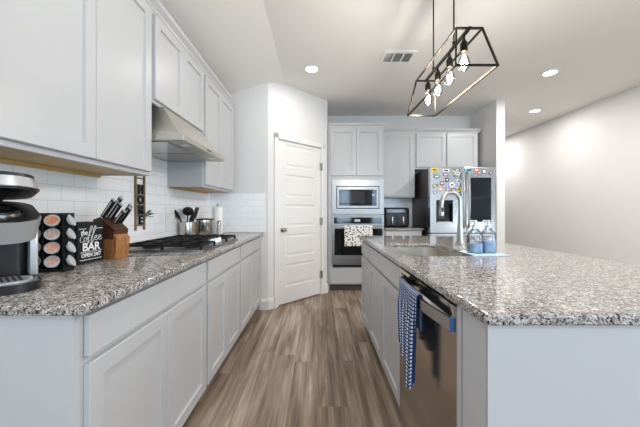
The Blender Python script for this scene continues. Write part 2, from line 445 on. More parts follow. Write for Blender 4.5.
# ------------------------------------------------------------------ room shell
XL = -1.285; XR = 4.03; YB = 4.81; ZC = 2.74; YF = 7.0
CX, CY = -0.59, 3.42      # corner where the return wall meets the pantry wall
EX, EY = 0.135, 4.145     # far end of the pantry wall
struct(B('floor', 'vinyl_plank', None, XL-0.12, XR+0.12, REAR-0.12, YF+0.12, -0.1, 0))
mb = MB(); mb.prism([(-0.41, ZC), (XR+0.12, ZC), (XR+0.12, ZC+0.12), (XL-0.12, ZC+0.12), (XL-0.12, ZC-0.32*0.995)], 'y', REAR-0.12, YF+0.12)
struct(mb.build('ceiling', 'ceiling_paint'))
struct(B('wall_left', 'wall_paint', None, XL-0.12, XL, REAR, YF, 0, ZC+0.05))
def top_left(x): return ZC - 0.32*max(0, (-0.41-x)) + 0.03
mb = MB(); mb.prism([(XL, 0), (CX, 0), (CX, top_left(CX)), (XL, top_left(XL))], 'y', CY, CY+0.11)
struct(mb.build('wall_return', 'wall_paint'))
# pantry wall at 45 degrees with a door opening, local frame: x along the wall, y into the wall
pw = MB()
L = math.hypot(EX-CX, EY-CY)
D0, D1, DH = 0.155, 0.887, 2.035
pw.box(0, D0-0.012, 0, 0.11, 0, ZC+0.04); pw.box(D1+0.012, L, 0, 0.11, 0, ZC+0.04); pw.box(D0-0.012, D1+0.012, 0, 0.11, DH+0.012, ZC+0.04)
o = struct(pw.build('wall_pantry', 'wall_paint', None, loc=(CX, CY, 0), rotz=R(45)))
struct(B('wall_pantry_side', 'wall_paint', None, EX-0.11, EX, EY+0.012, YB, 0, ZC+0.04))
struct(B('wall_back', 'wall_paint', None, XL, 2.53, YB, YB+0.12, 0, ZC+0.04))
struct(B('wall_fridge', 'wall_paint', None, 2.53, 2.65, 4.11, YB+0.12, 0, ZC+0.04))
struct(B('wall_living', 'wall_paint', None, XL, XR, YF, YF+0.12, 0, ZC+0.04))
# right wall with a window opening behind the island
mb = MB()
mb.box(XR, XR+0.12, REAR, -1.05, 0, ZC+0.04); mb.box(XR, XR+0.12, 1.25, YF, 0, ZC+0.04)
mb.box(XR, XR+0.12, -1.05, 1.25, 0, 0.6); mb.box(XR, XR+0.12, -1.05, 1.25, 2.4, ZC+0.04)
struct(mb.build('wall_right', 'wall_paint'))
mb = MB(); xs = [XL]
for a, b in WIN: xs += [a, b]
xs.append(XR)
for k in range(0, len(xs), 2): mb.box(xs[k], xs[k+1], REAR-0.12, REAR, 0, ZC+0.04)
for a, b in WIN: mb.box(a, b, REAR-0.12, REAR, 0, 0.55); mb.box(a, b, REAR-0.12, REAR, 2.35, ZC+0.04)
struct(mb.build('wall_rear', 'wall_paint'))
def window(n, w_, h_, loc, rotz):
    t = bpy.data.objects.new('window_%d' % n, None); COL.objects.link(t); t.location = loc; t.rotation_euler.z = rotz; struct(t)
    f = MB(); 
    for a in ((-w_/2, -w_/2+0.05), (w_/2-0.05, w_/2)): f.box(a[0], a[1], -0.03, 0.03, 0, h_)
    f.box(-w_/2+0.05, w_/2-0.05, -0.03, 0.03, 0, 0.05); f.box(-w_/2+0.05, w_/2-0.05, -0.03, 0.03, h_-0.05, h_); f.box(-w_/2+0.05, w_/2-0.05, -0.03, 0.03, h_/2-0.02, h_/2+0.02)
    f.build('window_frame', 'trim_paint', t)
    B('window_pane', 'clear_glass', t, -w_/2+0.05, w_/2-0.05, -0.004, 0.004, 0.05, h_-0.05)
for i, (a, b) in enumerate(WIN): window(i+1, b-a, 1.8, ((a+b)/2, REAR-0.06, 0.55), 0)
window(4, 2.3, 1.8, (XR+0.06, 0.1, 0.6), R(90))

# tiled backsplash
struct(B('trim_1', 'tile_side', None, XL, XL+0.008, 0.3, CY, 0.914, 1.372))
struct(B('trim_2', 'tile_front', None, XL+0.008, CX-0.03, CY-0.008, CY, 0.914, 1.372))
struct(B('trim_3', 'tile_front', None, 0.97, 1.56, YB-0.008, YB, 0.914, 1.372))
struct(B('trim_4', 'tile_side', None, XL, XL+0.0078, 1.70, 2.46, 1.372, 1.60))
# baseboards
def base_prof(): return [(0, 0), (-0.014, 0), (-0.014, 0.10), (-0.009, 0.115), (-0.004, 0.13), (0, 0.13)]
mb = MB(); mb.prism(base_prof(), 'x', 0, D0-0.075)
struct(mb.build('baseboard_pantry', 'trim_paint', loc=(CX, CY, 0), rotz=R(45)))
mb = MB(); mb.prism(base_prof(), 'x', D1+0.075, L)
struct(mb.build('baseboard_pantry_end', 'trim_paint', loc=(CX, CY, 0), rotz=R(45)))
mb = MB(); mb.prism([(CY+a, b) for a, b in base_prof()], 'x', -0.69, CX)
struct(mb.build('baseboard_return', 'trim_paint'))
mb = MB(); mb.prism([(XR+a, b) for a, b in base_prof()], 'y', REAR, YF)
struct(mb.build('baseboard_right', 'trim_paint'))
mb = MB(); mb.prism([(4.11+a, b) for a, b in base_prof()], 'x', 2.53, 2.65)
struct(mb.build('baseboard_fridge', 'trim_paint'))
# door casing
mb = MB()
def casing(x0, x1, z0, z1):
    mb.box(x0, x1, -0.017, 0, z0, z1, 0.004); 
casing(D0-0.068, D0-0.008, 0, DH+0.07); casing(D1+0.008, D1+0.068, 0, DH+0.07); casing(D0-0.068, D1+0.068, DH+0.008, DH+0.07)
mb.box(D0-0.012, D0-0.003, 0, 0.11, 0, DH+0.012); mb.box(D1+0.003, D1+0.012, 0, 0.11, 0, DH+0.012); mb.box(D0-0.012, D1+0.012, 0, 0.11, DH+0.004, DH+0.012)
struct(mb.build('trim_5', 'trim_paint', loc=(CX, CY, 0), rotz=R(45)))
# pantry door
dr = bpy.data.objects.new('door_1', None); COL.objects.link(dr); dr.location = (CX, CY, 0); dr.rotation_euler.z = R(45); struct(dr)
mb = MB()
hz = []; z = 0.215; ph = 0.283; gp = 0.0915
for k in range(5): hz.append((z, z+ph)); z += ph+gp
mb.shaker(D0, D1, 0.012, DH, 0.006, 0.035, 0.115, 0.008, hz, True)
mb.build('door_panel', 'trim_paint', dr)
k = MB(); R90 = Matrix.Translation((D0+0.065, 0.006, 0.93)) @ Matrix.Rotation(R(90), 4, 'X')
k.lathe((0, 0, 0), [(0.031, 0), (0.031, 0.006), (0.012, 0.01), (0.011, 0.03), (0.024, 0.04), (0.028, 0.052), (0.024, 0.062), (0.0, 0.065)], M_=R90)
k.build('door_knob', 'nickel', dr, True)
for zz in (0.28, 1.02, 1.78):
    h_ = MB(); h_.box(D1-0.016, D1+0.02, -0.0205, 0.004, zz-0.05, zz+0.05); h_.cyl((D1+0.002, -0.022, zz-0.05), (D1+0.002, -0.022, zz+0.05), 0.006, n=10)
    h_.build('hinge', 'nickel', dr)

# ------------------------------------------------------------------ cabinet builder; local frame: x along, front at y=0 facing -y
def drawer(root, x0, x1, z0, z1):
    mb = MB(); mb.box(x0, x1, -0.02, -0.001, z0, z1, 0.002, 1); mb.build('drawer', 'cabinet_paint', root)
def door(root, x0, x1, z0, z1, rail=0.057):
    mb = MB(); mb.shaker(x0, x1, z0, z1, -0.02, 0.019, rail); mb.build('door', 'cabinet_paint', root)
def base_cab(label, loc, rot, w_, dep, nd=2, toe=0.075, gl=0.016, gr=0.016, group=None, drawers=1, hollow=False):
    t = thing('base_cabinet', label, 'cabinet', loc, rot, group)
    if hollow:
        mb = MB(); mb.box(0, w_, 0, 0.02, 0.10, 0.883); mb.box(0, 0.018, 0.02, dep, 0.10, 0.883); mb.box(w_-0.018, w_, 0.02, dep, 0.10, 0.883)
        mb.box(0.018, w_-0.018, 0.02, dep, 0.10, 0.118); mb.build('carcass', 'cabinet_paint', t)
    else: B('carcass', 'cabinet_paint', t, 0, w_, 0, dep, 0.10, 0.883)
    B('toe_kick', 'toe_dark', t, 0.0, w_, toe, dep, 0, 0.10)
    if drawers: drawer(t, gl, w_-gr, 0.745, 0.865)
    zt = 0.725 if drawers else 0.865
    span = w_-gl-gr
    for k in range(nd):
        a = gl + span*k/nd; b = gl + span*(k+1)/nd
        door(t, a + (0.0015 if k else 0), b - (0.0015 if k < nd-1 else 0), 0.115, zt)
    return t
def crown(root, x0, x1, z, ends=(False, False), dep=0.3):
    """moulding on the cabinet top, front at y=0"""
    prof = [(0.02, z-0.03), (-0.004, z-0.03), (-0.008, z-0.012), (-0.03, z+0.012), (-0.036, z+0.03), (0.02, z+0.03)]
    mb = MB()
    a = x0 - (0.036 if ends[0] else 0); b = x1 + (0.036 if ends[1] else 0)
    mb.prism(prof, 'x', a, b)
    for e, sgn, xe in ((ends[0], -1, x0), (ends[1], 1, x1)):
        if e:
            mb.prism([(xe-sgn*p, q) for p, q in prof[1:-1]] + [(xe-sgn*0.001, z+0.03), (xe-sgn*0.001, z-0.03)], 'y', 0.0, dep)
    mb.build('crown_molding', 'cabinet_paint', root)
def upper_cab(label, loc, rot, w_, dep, z0, z1, doors, zc=None, group=None, under='cabinet_wood', ends=(False, False)):
    t = thing('wall_cabinet', label, 'cabinet', loc, rot, group)
    mb = MB(); mb.box(0, w_, 0, 0.02, z0, z1); mb.box(0, 0.016, 0.02, dep, z0, z1); mb.box(w_-0.016, w_, 0.02, dep, z0, z1)
    mb.box(0.016, w_-0.016, 0.02, dep, z1-0.016, z1); mb.box(0.016, w_-0.016, dep-0.01, dep, z0, z1-0.016)
    mb.build('carcass', 'cabinet_paint', t)
    B('bottom_panel', under, t, 0.016, w_-0.016, 0.02, dep-0.01, z0+0.006, z0+0.016)
    B('hanging_rail', under, t, 0.016, w_-0.016, dep-0.028, dep-0.01, z0-0.012, z0+0.0055)
    for a, b in doors: door(t, a, b, z0+0.021, z1-0.025)
    if zc: crown(t, 0, w_, zc, ends, dep)
    return t

# left run: frame plane x = -0.682 (doors to -0.662), local x -> world +y
XF = -0.682
LD = -XL + XF - 0.025
base_cab('wide grey base cabinet nearest the camera, under the coffee maker end of the left counter', (XF, 0.81, 0), R(90), 0.928, LD, gl=0.032, gr=0.016)
base_cab('grey base cabinet under the gas cooktop, middle of the left run', (XF, 1.738, 0), R(90), 0.742, LD)
base_cab('grey base cabinet at the far end of the left run beside the pantry wall', (XF, 2.481, 0), R(90), 0.937, LD, gr=0.04)
# left counter slab
mb = MB(); mb.box(XL+0.009, -0.637, 0.779, CY-0.009, 0.884, 0.914, 0.008, 3)
o = mb.build('countertop', 'granite', None, True)
tag(o, 'long speckled granite countertop on the left, holding the cooktop and coffee maker', 'countertop')

# upper run: frame plane x = -0.98
XU = -0.98; UD = XU-XL
t = upper_cab('tall grey wall cabinet nearest the camera, above the coffee maker', (XU, 0.790, 0), R(90), 0.905, UD, 1.372, 2.36, [(0.022, 0.4655), (0.4685, 0.885)], 2.39)
t = upper_cab('short grey wall cabinet above the range hood', (XU, 1.6955, 0), R(90), 0.762, UD, 1.81, 2.36, [(0.02, 0.3795), (0.3825, 0.742)], 2.39, under='cabinet_paint')
t = upper_cab('tall grey wall cabinet at the far end of the left wall past the hood', (XU, 2.458, 0), R(90), 0.855, UD, 1.372, 2.36, [(0.026, 0.426), (0.429, 0.835)], 2.39, ends=(False, True))

# range hood
hd = thing('range_hood', 'slim stainless range hood over the gas cooktop', 'range hood', (0, 0, 0))
mb = MB()
lo_ = [mb.bm.verts.new(p) for p in ((XL+0.012, 1.705, 1.619), (-0.825, 1.705, 1.619), (-0.825, 2.447, 1.619), (XL+0.012, 2.447, 1.619))]
md_ = [mb.bm.verts.new(p) for p in ((XL+0.012, 1.705, 1.635), (-0.825, 1.705, 1.635), (-0.825, 2.447, 1.635), (XL+0.012, 2.447, 1.635))]
hi_ = [mb.bm.verts.new(p) for p in ((XL+0.012, 1.79, 1.809), (-0.955, 1.79, 1.809), (-0.955, 2.36, 1.809), (XL+0.012, 2.36, 1.809))]
for p_, q_ in ((lo_, md_), (md_, hi_)):
    for k2 in range(4): mb.bm.faces.new((p_[k2], p_[(k2+1) % 4], q_[(k2+1) % 4], q_[k2]))
mb.bm.faces.new(lo_); mb.bm.faces.new(hi_)
mb.build('canopy', 'hood_steel', hd)
mb = MB(); mb.box(XL+0.012, -0.787, 1.698, 2.454, 1.583, 1.6185, 0.002, 1)
mb.build('lip', 'hood_steel', hd)
for a, b in ((1.73, 2.07), (2.08, 2.42)):
    mb = MB(); mb.box(-1.24, -0.90, a, b, 1.578, 1.5828)
    mb.build('filter', 'steel_dark', hd)
for y in (1.84, 2.31):
    mb = MB(); mb.cyl((-0.84, y, 1.579), (-0.84, y, 1.5835), 0.024); mb.build('hood_lamp', 'white_plastic', hd)
B('control_strip', 'black_plastic', hd, -0.7872, -0.7858, 2.06, 2.14, 1.596, 1.606)

# ------------------------------------------------------------------ island; frame plane x = 0.455 (doors 0.435), local x -> world -y
XI = 0.455
IB = 1.10   # back of the cabinets
def isl(y): return (XI, y, 0)
base_cab('narrow grey cabinet at the far end of the island', isl(2.905), R(-90), 0.437, IB-XI, nd=1, toe=0.045, gl=0.012, gr=0.010)
base_cab('grey double-door cabinet under the sink in the island', isl(2.468), R(-90), 0.938, IB-XI, toe=0.045, gl=0.010, gr=0.012, hollow=True)
t = thing('island_body', 'grey panelled end and back of the kitchen island near the camera', 'kitchen island', (0, 0, 0))
B('end_panel', 'cabinet_paint', t, 0.432, IB, 0.735, 0.753, 0, 0.8835)
B('side_filler', 'cabinet_paint', t, 0.432, IB, 0.7535, 0.858, 0, 0.8835)
B('back_panel', 'cabinet_paint', t, IB+0.001, IB+0.02, 0.735, 2.905, 0, 0.8835)
mb = MB(); mb.box(0.4275, 0.432, 0.733, 0.858, 0.0, 0.8835); mb.box(0.4275, 0.447, 0.7305, 0.735, 0.0, 0.8835); mb.build('corner_trim', 'cabinet_paint', t)
B('base_molding', 'cabinet_paint', t, 0.448, IB+0.02, 0.722, 0.7348, 0, 0.09)
# island slab with sink cut-out
SX0, SX1, SY0, SY1 = 0.535, 0.90, 1.62, 2.25
mb = MB(); mb.box(0.415, 1.50, 0.714, 2.95, 0.884, 0.914, 0.008, 3)
slab = mb.build('countertop', 'granite', None, True)
def rrect(x0, x1, y0, y1, r, n=6):
    pts = []
    for cx, cy, a in ((x1-r, y1-r, 0), (x0+r, y1-r, 90), (x0+r, y0+r, 180), (x1-r, y0+r, 270)):
        for k in range(n+1):
            th = R(a+90*k/n); pts.append((cx+r*math.cos(th), cy+r*math.sin(th)))
    return pts
mb = MB(); mb.prism(rrect(SX0, SX1, SY0, SY1, 0.09), 'z', 0.8, 1.0); cut = mb.build('cutter', 'granite')
md = slab.modifiers.new('cut', 'BOOLEAN'); md.object = cut; md.operation = 'DIFFERENCE'; md.solver = 'EXACT'
dg = bpy.context.evaluated_depsgraph_get(); dg.update()
me = bpy.data.meshes.new_from_object(slab.evaluated_get(dg)); slab.modifiers.clear(); slab.data = me
for p in me.polygons: p.use_smooth = not (abs(p.normal.z) > 0.99 or p.area > 0.01)
True; bpy.data.objects.remove(cut)
tag(slab, 'wide speckled granite island countertop with the sink cut into it', 'countertop')
# sink
sk = thing('sink', 'stainless undermount sink set in the island countertop', 'sink', (0, 0, 0))
mb = MB()
rings = []
for (ins, z) in ((-0.02, 0.8835), (0.004, 0.8835), (0.006, 0.83), (0.012, 0.70), (0.04, 0.675), (0.12, 0.67)):
    pts = rrect(SX0+ins, SX1-ins, SY0+ins, SY1-ins, max(0.02, 0.09-ins*0.3)); rings.append([mb.bm.verts.new((x, y, z)) for x, y in pts])
for a, b in zip(rings, rings[1:]):
    n = len(a)
    for k2 in range(n): mb.bm.faces.new((a[k2], a[(k2+1) % n], b[(k2+1) % n], b[k2]))
mb.bm.faces.new(rings[-1]); mb.build('basin', 'hood_steel', sk, True)
mb = MB(); mb.lathe((0.72, 1.95, 0.671), [(0.045, 0), (0.042, 0.004), (0.03, 0.002), (0.0, 0.001)]); mb.build('drain', 'chrome', sk, True)

# ------------------------------------------------------------------ dishwasher
dw = thing('dishwasher', 'stainless dishwasher in the island with a curved bar handle', 'dishwasher', (0, 0, 0))
B('tub', 'dark_grey', dw, 0.456, IB-0.03, 0.893, 1.507, 0.10, 0.86)
mb = MB(); y0, y1, z0, z1, xf, xb = 0.893, 1.507, 0.105, 0.872, 0.425, 0.4555
# door front with scooped pocket: grid
ny, nz = 40, 48
G = []
for j in range(nz+1):
    row = []
    for i in range(ny+1):
        u = i/ny; v = j/nz
        y = y0+(y1-y0)*u; z = z0+(z1-z0)*v
        du = (u-0.5)/0.46; zz = (z-0.825)/0.034
        dpt = 0
        if abs(du) < 1:
            lim = 1-du*du
            f_ = max(0, 1-abs(zz)**4/max(lim, 0.05))
            dpt = 0.026*min(1, f_*1.6)*min(1, lim*2.5)
        row.append(mb.bm.verts.new((xf+dpt, y, z)))
    G.append(row)
for j in range(nz):
    for i in range(ny): mb.bm.faces.new((G[j][i], G[j][i+1], G[j+1][i+1], G[j+1][i]))
b_ = [mb.bm.verts.new((xb, y, z)) for y, z in ((y0, z0), (y1, z0), (y1, z1), (y0, z1))]
mb.bm.faces.new(b_)
mb.bm.faces.new([G[0][i] for i in range(ny+1)] + [b_[1], b_[0]])
mb.bm.faces.new([G[nz][i] for i in range(ny+1)] + [b_[2], b_[3]])
mb.bm.faces.new([G[j][0] for j in range(nz+1)] + [b_[3], b_[0]])
mb.bm.faces.new([G[j][ny] for j in range(nz+1)] + [b_[2], b_[1]])
mb.build('door', 'steel_dark', dw, True)
hx = lambda y: 0.421 - 0.036*math.cos(PI*(y-1.2)/0.61)**0.8 if abs(y-1.2) < 0.303 else 0.421
mb = MB(); N = 24; ya, yb = 0.912, 1.49
pr = []
for i in range(N+1):
    y = ya+(yb-ya)*i/N; x = hx(y)
    pr.append([mb.bm.verts.new(p) for p in ((x, y, 0.792), (x, y, 0.832), (x+0.010, y, 0.832), (x+0.010, y, 0.792))])
for a, b in zip(pr, pr[1:]):
    for q in range(4): mb.bm.faces.new((a[q], a[(q+1) % 4], b[(q+1) % 4], b[q]))
mb.bm.faces.new(pr[0]); mb.bm.faces.new(pr[-1]); hnd = mb.build('handle', 'nickel', dw, True)
B('handle_end_cap', 'blue_film', hnd, hx(ya)-0.003, hx(ya)+0.012, ya-0.006, ya-0.0002, 0.790, 0.834)
B('side_gasket', 'gap_dark', dw, 0.440, 0.50, 0.8585, 0.8665, 0.0, 0.882)
B('side_trim', 'cabinet_paint', dw, 0.428, 0.50, 0.867, 0.8925, 0.0, 0.882)
B('kick_plate', 'black_matte', dw, 0.50, 0.52, 0.893, 1.507, 0, 0.0995)

# towel on the dishwasher bar
def cloth(name, material, fn, nu, nv, wu, wv, thick=0.003, uvf=None):
    mb = MB(); bm = mb.bm
    g = [[bm.verts.new(fn(i/nu, j/nv)) for i in range(nu+1)] for j in range(nv+1)]
    uvl = bm.loops.layers.uv.new('UVMap')
    for j in range(nv):
        for i in range(nu):
            f = bm.faces.new((g[j][i], g[j][i+1], g[j+1][i+1], g[j+1][i]))
            for lp, (a, b) in zip(f.loops, ((i, j), (i+1, j), (i+1, j+1), (i, j+1))):
                lp[uvl].uv = (a/nu*wu, b/nv*wv)
    me = bpy.data.meshes.new(name); bm.to_mesh(me); bm.free(); me.materials.append(M[material])
    for p in me.polygons: p.use_smooth = True
    o = bpy.data.objects.new(name, me); COL.objects.link(o)
    md = o.modifiers.new('thick', 'SOLIDIFY'); md.thickness = thick; md.offset = 0
    dg = bpy.context.evaluated_depsgraph_get(); dg.update()
    me2 = bpy.data.meshes.new_from_object(o.evaluated_get(dg)); o.modifiers.clear(); o.data = me2
    return o
def ftow(u, v):
    # u along bar (1.07..1.385), v: 0 at the back hem, over the bar, 1 at the front hem
    y = 1.115 + (1.40-1.115)*u
    xb_ = hx(y)
    fold = 0.007*math.sin(u*19+0.6) + 0.004*math.sin(u*41)
    front = v > 0.42
    if v < 0.36:
        s = v/0.36; z = 0.70+0.136*s; x = xb_+0.0145; return (x, y, z)
    if v <= 0.46:
        a = (v-0.36)/0.10*PI; return (xb_+0.005+0.0105*math.cos(a), y, 0.836+0.009*math.sin(a))
    s = (v-0.46)/0.54
    hem = 0.56 - 0.11*math.exp(-((u-0.18)/0.22)**2) + 0.05*max(0, u-0.5)
    z = 0.836-(0.836-hem)*s
    yc = 1.25; y2 = yc+(y-yc)*(1-0.30*s) - 0.025*s
    x = xb_-0.0055 - 0.014*s*0.6 + fold*min(1, s*2.5)-0.006*min(1, s*3)
    return (x, y2, z)
o = cloth('dish_towel', 'blue_check_cloth', ftow, 70, 60, 0.18, 0.50)
tag(o, 'blue and white checked dish towel hanging over the dishwasher handle', 'towel')

# ------------------------------------------------------------------ back wall: oven tower
TX0, TX1, TY = 0.148, 0.956, 4.20
tw = thing('oven_tower_cabinet', 'tall grey cabinet housing the microwave and wall oven', 'cabinet', (0, 0, 0))
OX0, OX1 = 0.205, 0.945-0.0
mb = MB()
mb.box(TX0, 0.222, TY, TY+0.02, 0.10, 2.40); mb.box(0.925, TX1, TY, TY+0.02, 0.10, 2.40)
mb.box(0.222, 0.925, TY, TY+0.02, 1.605, 2.40); mb.box(0.222, 0.925, TY, TY+0.02, 1.085, 1.125); mb.box(0.222, 0.925, TY, TY+0.02, 0.10, 0.39)
mb.box(TX0, TX0+0.018, TY+0.02, YB-0.002, 0, 2.40); mb.box(TX1-0.018, TX1, TY+0.02, YB-0.002, 0, 2.40); mb.box(TX0+0.018, TX1-0.018, TY+0.02, YB-0.002, 2.38, 2.40)
mb.build('carcass', 'cabinet_paint', tw)
B('toe_kick', 'toe_dark', tw, TX0+0.02, TX1-0.02, TY+0.06, TY+0.08, 0, 0.10)
def bdoor(root, x0, x1, z0, z1, y, name='door'):
    mb = MB(); mb.shaker(x0, x1, z0, z1, y-0.0205, 0.019); mb.build(name, 'cabinet_paint', root)
bdoor(tw, 0.178, 0.550, 1.675, 2.355, TY); bdoor(tw, 0.553, 0.930, 1.675, 2.355, TY)
mb = MB(); mb.box(0.178, 0.930, TY-0.0205, TY-0.001, 0.118, 0.348, 0.002, 1); mb.build('drawer', 'cabinet_paint', tw)
def crown_b(root, x0, x1, y, z, end=False, start=False, back=None):
    prof = [(y+0.02, z-0.03), (y-0.004, z-0.03), (y-0.008, z-0.012), (y-0.03, z+0.012), (y-0.036, z+0.03), (y+0.02, z+0.03)]
    mb = MB(); mb.prism(prof, 'x', x0, x1 + (0.036 if end else 0))
    if end:
        mb.prism([(x1-0.001, z-0.03), (x1+0.004, z-0.03), (x1+0.008, z-0.012), (x1+0.03, z+0.012), (x1+0.036, z+0.03), (x1-0.001, z+0.03)], 'y', y, back)
    mb.build('crown_molding', 'cabinet_paint', root)
crown_b(tw, TX0, TX1, TY, 2.40, True, back=YB-0.362)

# microwave
mw = thing('microwave', 'stainless built-in microwave above the wall oven', 'microwave', (0, 0, 0))
def X(px, D=4.18): return (px-318)*D/290
def Z(py, D=4.18): return H+(210.5-py)*D/290
mb = MB()
x0, x1, z0, z1 = X(332), X(383.6), Z(214), Z(179.8)
i0, i1, j0, j1 = X(336.3), X(379.3), Z(208.8), Z(186)
yf = TY-0.022
for a in ((x0, i0, z0, z1), (i1, x1, z0, z1), (i0, i1, z0, j0), (i0, i1, j1, z1)): mb.box(a[0], a[1], yf, yf+0.0215, a[2], a[3])
mb.build('trim_frame', 'steel', mw)
B('reveal', 'black_matte', mw, i0, i1, yf+0.014, TY+0.40, j0, j1)
mb = MB(); i0 += .012; i1 -= .012; j0 += .012; j1 -= .012
k0, k1, l0, l1 = X(339), X(376.5), Z(205.8), Z(189.6)
for a in ((i0, k0, j0, j1), (k1, i1, j0, j1), (k0, k1, j0, l0), (k0, k1, l1, j1)): mb.box(a[0], a[1], yf-0.006, yf+0.0135, a[2], a[3])
mb.build('door_frame', 'steel', mw)
B('door_glass', 'black_glass', mw, k0, X(365.7), yf-0.003, yf+0.0135, l0, l1)
B('door_window', 'window_glass_grey', mw, X(341), X(364.5), yf-0.0045, yf-0.003, Z(203), Z(191.5))
cp = B('control_panel', 'black_glass', mw, X(366), k1, yf-0.003, yf+0.0135, l0, l1)
B('display', 'led_white', cp, X(372.2), X(374.8), yf-0.0042, yf-0.003, Z(196), Z(194))

# wall oven
ov = thing('wall_oven', 'stainless built-in wall oven with black glass door below the microwave', 'oven', (0, 0, 0))
mb = MB(); mb.box(X(332), X(383.6), yf, TY-0.0005, 0.395, 1.083); mb.box(0.226, 0.921, TY-0.0005, TY+0.5, 0.395, 1.08); mb.build('body', 'steel', ov)
cp = B('control_panel', 'black_glass', ov, X(334), X(382), yf-0.010, yf, Z(223.6), Z(217.4))
B('display', 'led_white', cp, X(354.5), X(360), yf-0.0112, yf-0.010, Z(221.7), Z(219.3))
dd = B('door', 'steel', ov, X(332.2), X(383.4), yf-0.022, yf-0.0005, Z(264), Z(224.9))
B('door_glass', 'black_glass', dd, X(334.3), X(382), yf-0.0245, yf-0.022, Z(255), Z(228.4))
mb = MB(); hz_ = Z(226.3, 4.13)
mb.cyl((X(334.5), yf-0.062, hz_), (X(381.5), yf-0.062, hz_), 0.010); 
for px in (336.5, 379.5): mb.box(X(px)-0.01, X(px)+0.01, yf-0.062, yf-0.022, hz_-0.008, hz_+0.008)
mb.build('handle', 'nickel', dd, True)
B('shadow_strip', 'black_matte', ov, X(333), X(383), yf-0.006, yf, Z(267), Z(264.8))  # black strip standing in for the shadow under the oven door
def ftow2(u, v):
    x = X(344)+ (X(371.5)-X(344))*u; yb_ = yf-0.062
    fo = 0.003*math.sin(u*15)
    if v < 0.3: return (x, yb_+0.013, 0.85+(hz_-0.85)*(v/0.3))
    if v <= 0.4:
        a = (v-0.3)/0.1*PI; return (x, yb_+0.013*math.cos(a), hz_+0.013*math.sin(a))
    s = (v-0.4)/0.6
    return (x, yb_-0.013+fo*s-0.003*s, hz_-(hz_-0.665)*s)
o = cloth('oven_towel', 'printed_cloth', ftow2, 30, 40, 0.4, 0.6)
tag(o, 'white towel with small dark print hanging on the wall oven handle', 'towel')

# wall cabinet beside tower, cabinets over the fridge (one box each)
YU = 4.49
t = thing('wall_cabinet', 'grey single-door wall cabinet between the oven tower and the refrigerator', 'cabinet', (0, 0, 0))
B('carcass', 'cabinet_paint', t, 0.957, 1.497, YU, YB-0.002, 1.372, 2.40); bdoor(t, 1.00, 1.478, 1.392, 2.362, YU); crown_b(t, 0.957, 1.497, YU, 2.40)
t = thing('wall_cabinet', 'short grey double-door wall cabinet over the refrigerator', 'cabinet', (0, 0, 0))
B('carcass', 'cabinet_paint', t, 1.498, 2.475, YU, YB-0.002, 1.81, 2.40); bdoor(t, 1.518, 1.970, 1.84, 2.362, YU); bdoor(t, 1.992, 2.452, 1.84, 2.362, YU); crown_b(t, 1.498, 2.475, YU, 2.40, True, back=YB-0.002)
# base cabinet and counter between tower and fridge
t = base_cab('small grey base cabinet between the oven tower and the refrigerator', (0.958, 4.20, 0), 0, 0.545, YB-4.20-0.002, nd=1)
mb = MB(); mb.box(0.958, 1.525, 4.165, YB-0.009, 0.884, 0.914, 0.006, 2); o = mb.build('countertop', 'granite', None, True)
tag(o, 'short granite countertop at the back under the air fryer', 'countertop')
# air fryer
af = thing('air_fryer', 'black two-basket air fryer on the back counter beside the refrigerator', 'air fryer', (1.185, 4.50, 0.9142))
mb = MB(); mb.box(-0.185, 0.185, -0.16, 0.17, 0.004, 0.30, 0.03, 4); mb.build('housing', 'black_plastic', af, True)
B('control_panel', 'black_glass', af, -0.15, 0.15, -0.165, -0.159, 0.225, 0.275)
B('display', 'led_white', af, -0.07, 0.07, -0.1665, -0.165, 0.244, 0.252)
for sx in (-0.0795, 0.0795):
    mb = MB(); mb.box(sx-0.074, sx+0.074, -0.172, -0.159, 0.03, 0.20, 0.008, 2); bk = mb.build('basket', 'dark_grey', af, True)
    mb = MB(); mb.box(sx-0.012, sx+0.012, -0.215, -0.172, 0.05, 0.165, 0.006, 2); mb.build('handle', 'nickel', bk, True)

# ------------------------------------------------------------------ refrigerator
FX0, FX1, FY = 1.548, 2.455, 4.00
def fx(px, D=4.0): return (px-318)*D/290
def fz(py, D=4.0): return H+(210.5-py)*D/290
fr = thing('refrigerator', 'stainless french-door refrigerator covered in magnets, beside the white wall end', 'refrigerator', (0, 0, 0))
B('cabinet_body', 'fridge_side', fr, FX0+0.003, FX1-0.003, FY+0.08, 4.77, 0.02, 1.755)
MID = fx(464.8)
DX0, DX1, DZ0, DZ1 = fx(436.2), fx(453), fz(222.8), fz(200)
mb = MB()
x0, x1, z0, z1 = FX0, MID-0.003, 0.862, 1.765
for a in ((x0, DX0, z0, z1), (DX1, x1, z0, z1), (DX0, DX1, z0, DZ0), (DX0, DX1, DZ1, z1)): mb.box(a[0], a[1], FY, FY+0.075, a[2], a[3])
ld = mb.build('left_door', 'fridge_steel', fr)
dp = MB(); dp.box(DX0, DX1, FY+0.06, FY+0.074, DZ0, DZ1); dp.box(DX0, DX0+0.02, FY+0.004, FY+0.06, DZ0, DZ1); dp.box(DX1-0.008, DX1, FY+0.004, FY+0.06, DZ0, DZ1); dp.box(DX0+0.02, DX1-0.008, FY+0.004, FY+0.06, DZ1-0.05, DZ1)
dp = dp.build('dispenser', 'black_glass', ld)
B('dispenser_back', 'dark_grey', dp, DX0+0.035, DX0+0.14, FY+0.05, FY+0.06, DZ0+0.05, DZ1-0.06)
B('dispenser_tray', 'silver_plastic', dp, DX0+0.021, DX1-0.009, FY+0.002, FY+0.06, DZ0, DZ0+0.014)
mb = MB(); mb.box(MID+0.003, FX1, FY, FY+0.075, 0.862, 1.765, 0.004, 2); rd = mb.build('right_door', 'fridge_steel', fr)
B('glass_panel', 'fridge_glass', rd, fx(470.4), fx(491.2), FY-0.003, FY-0.0002, fz(222), fz(177.6))
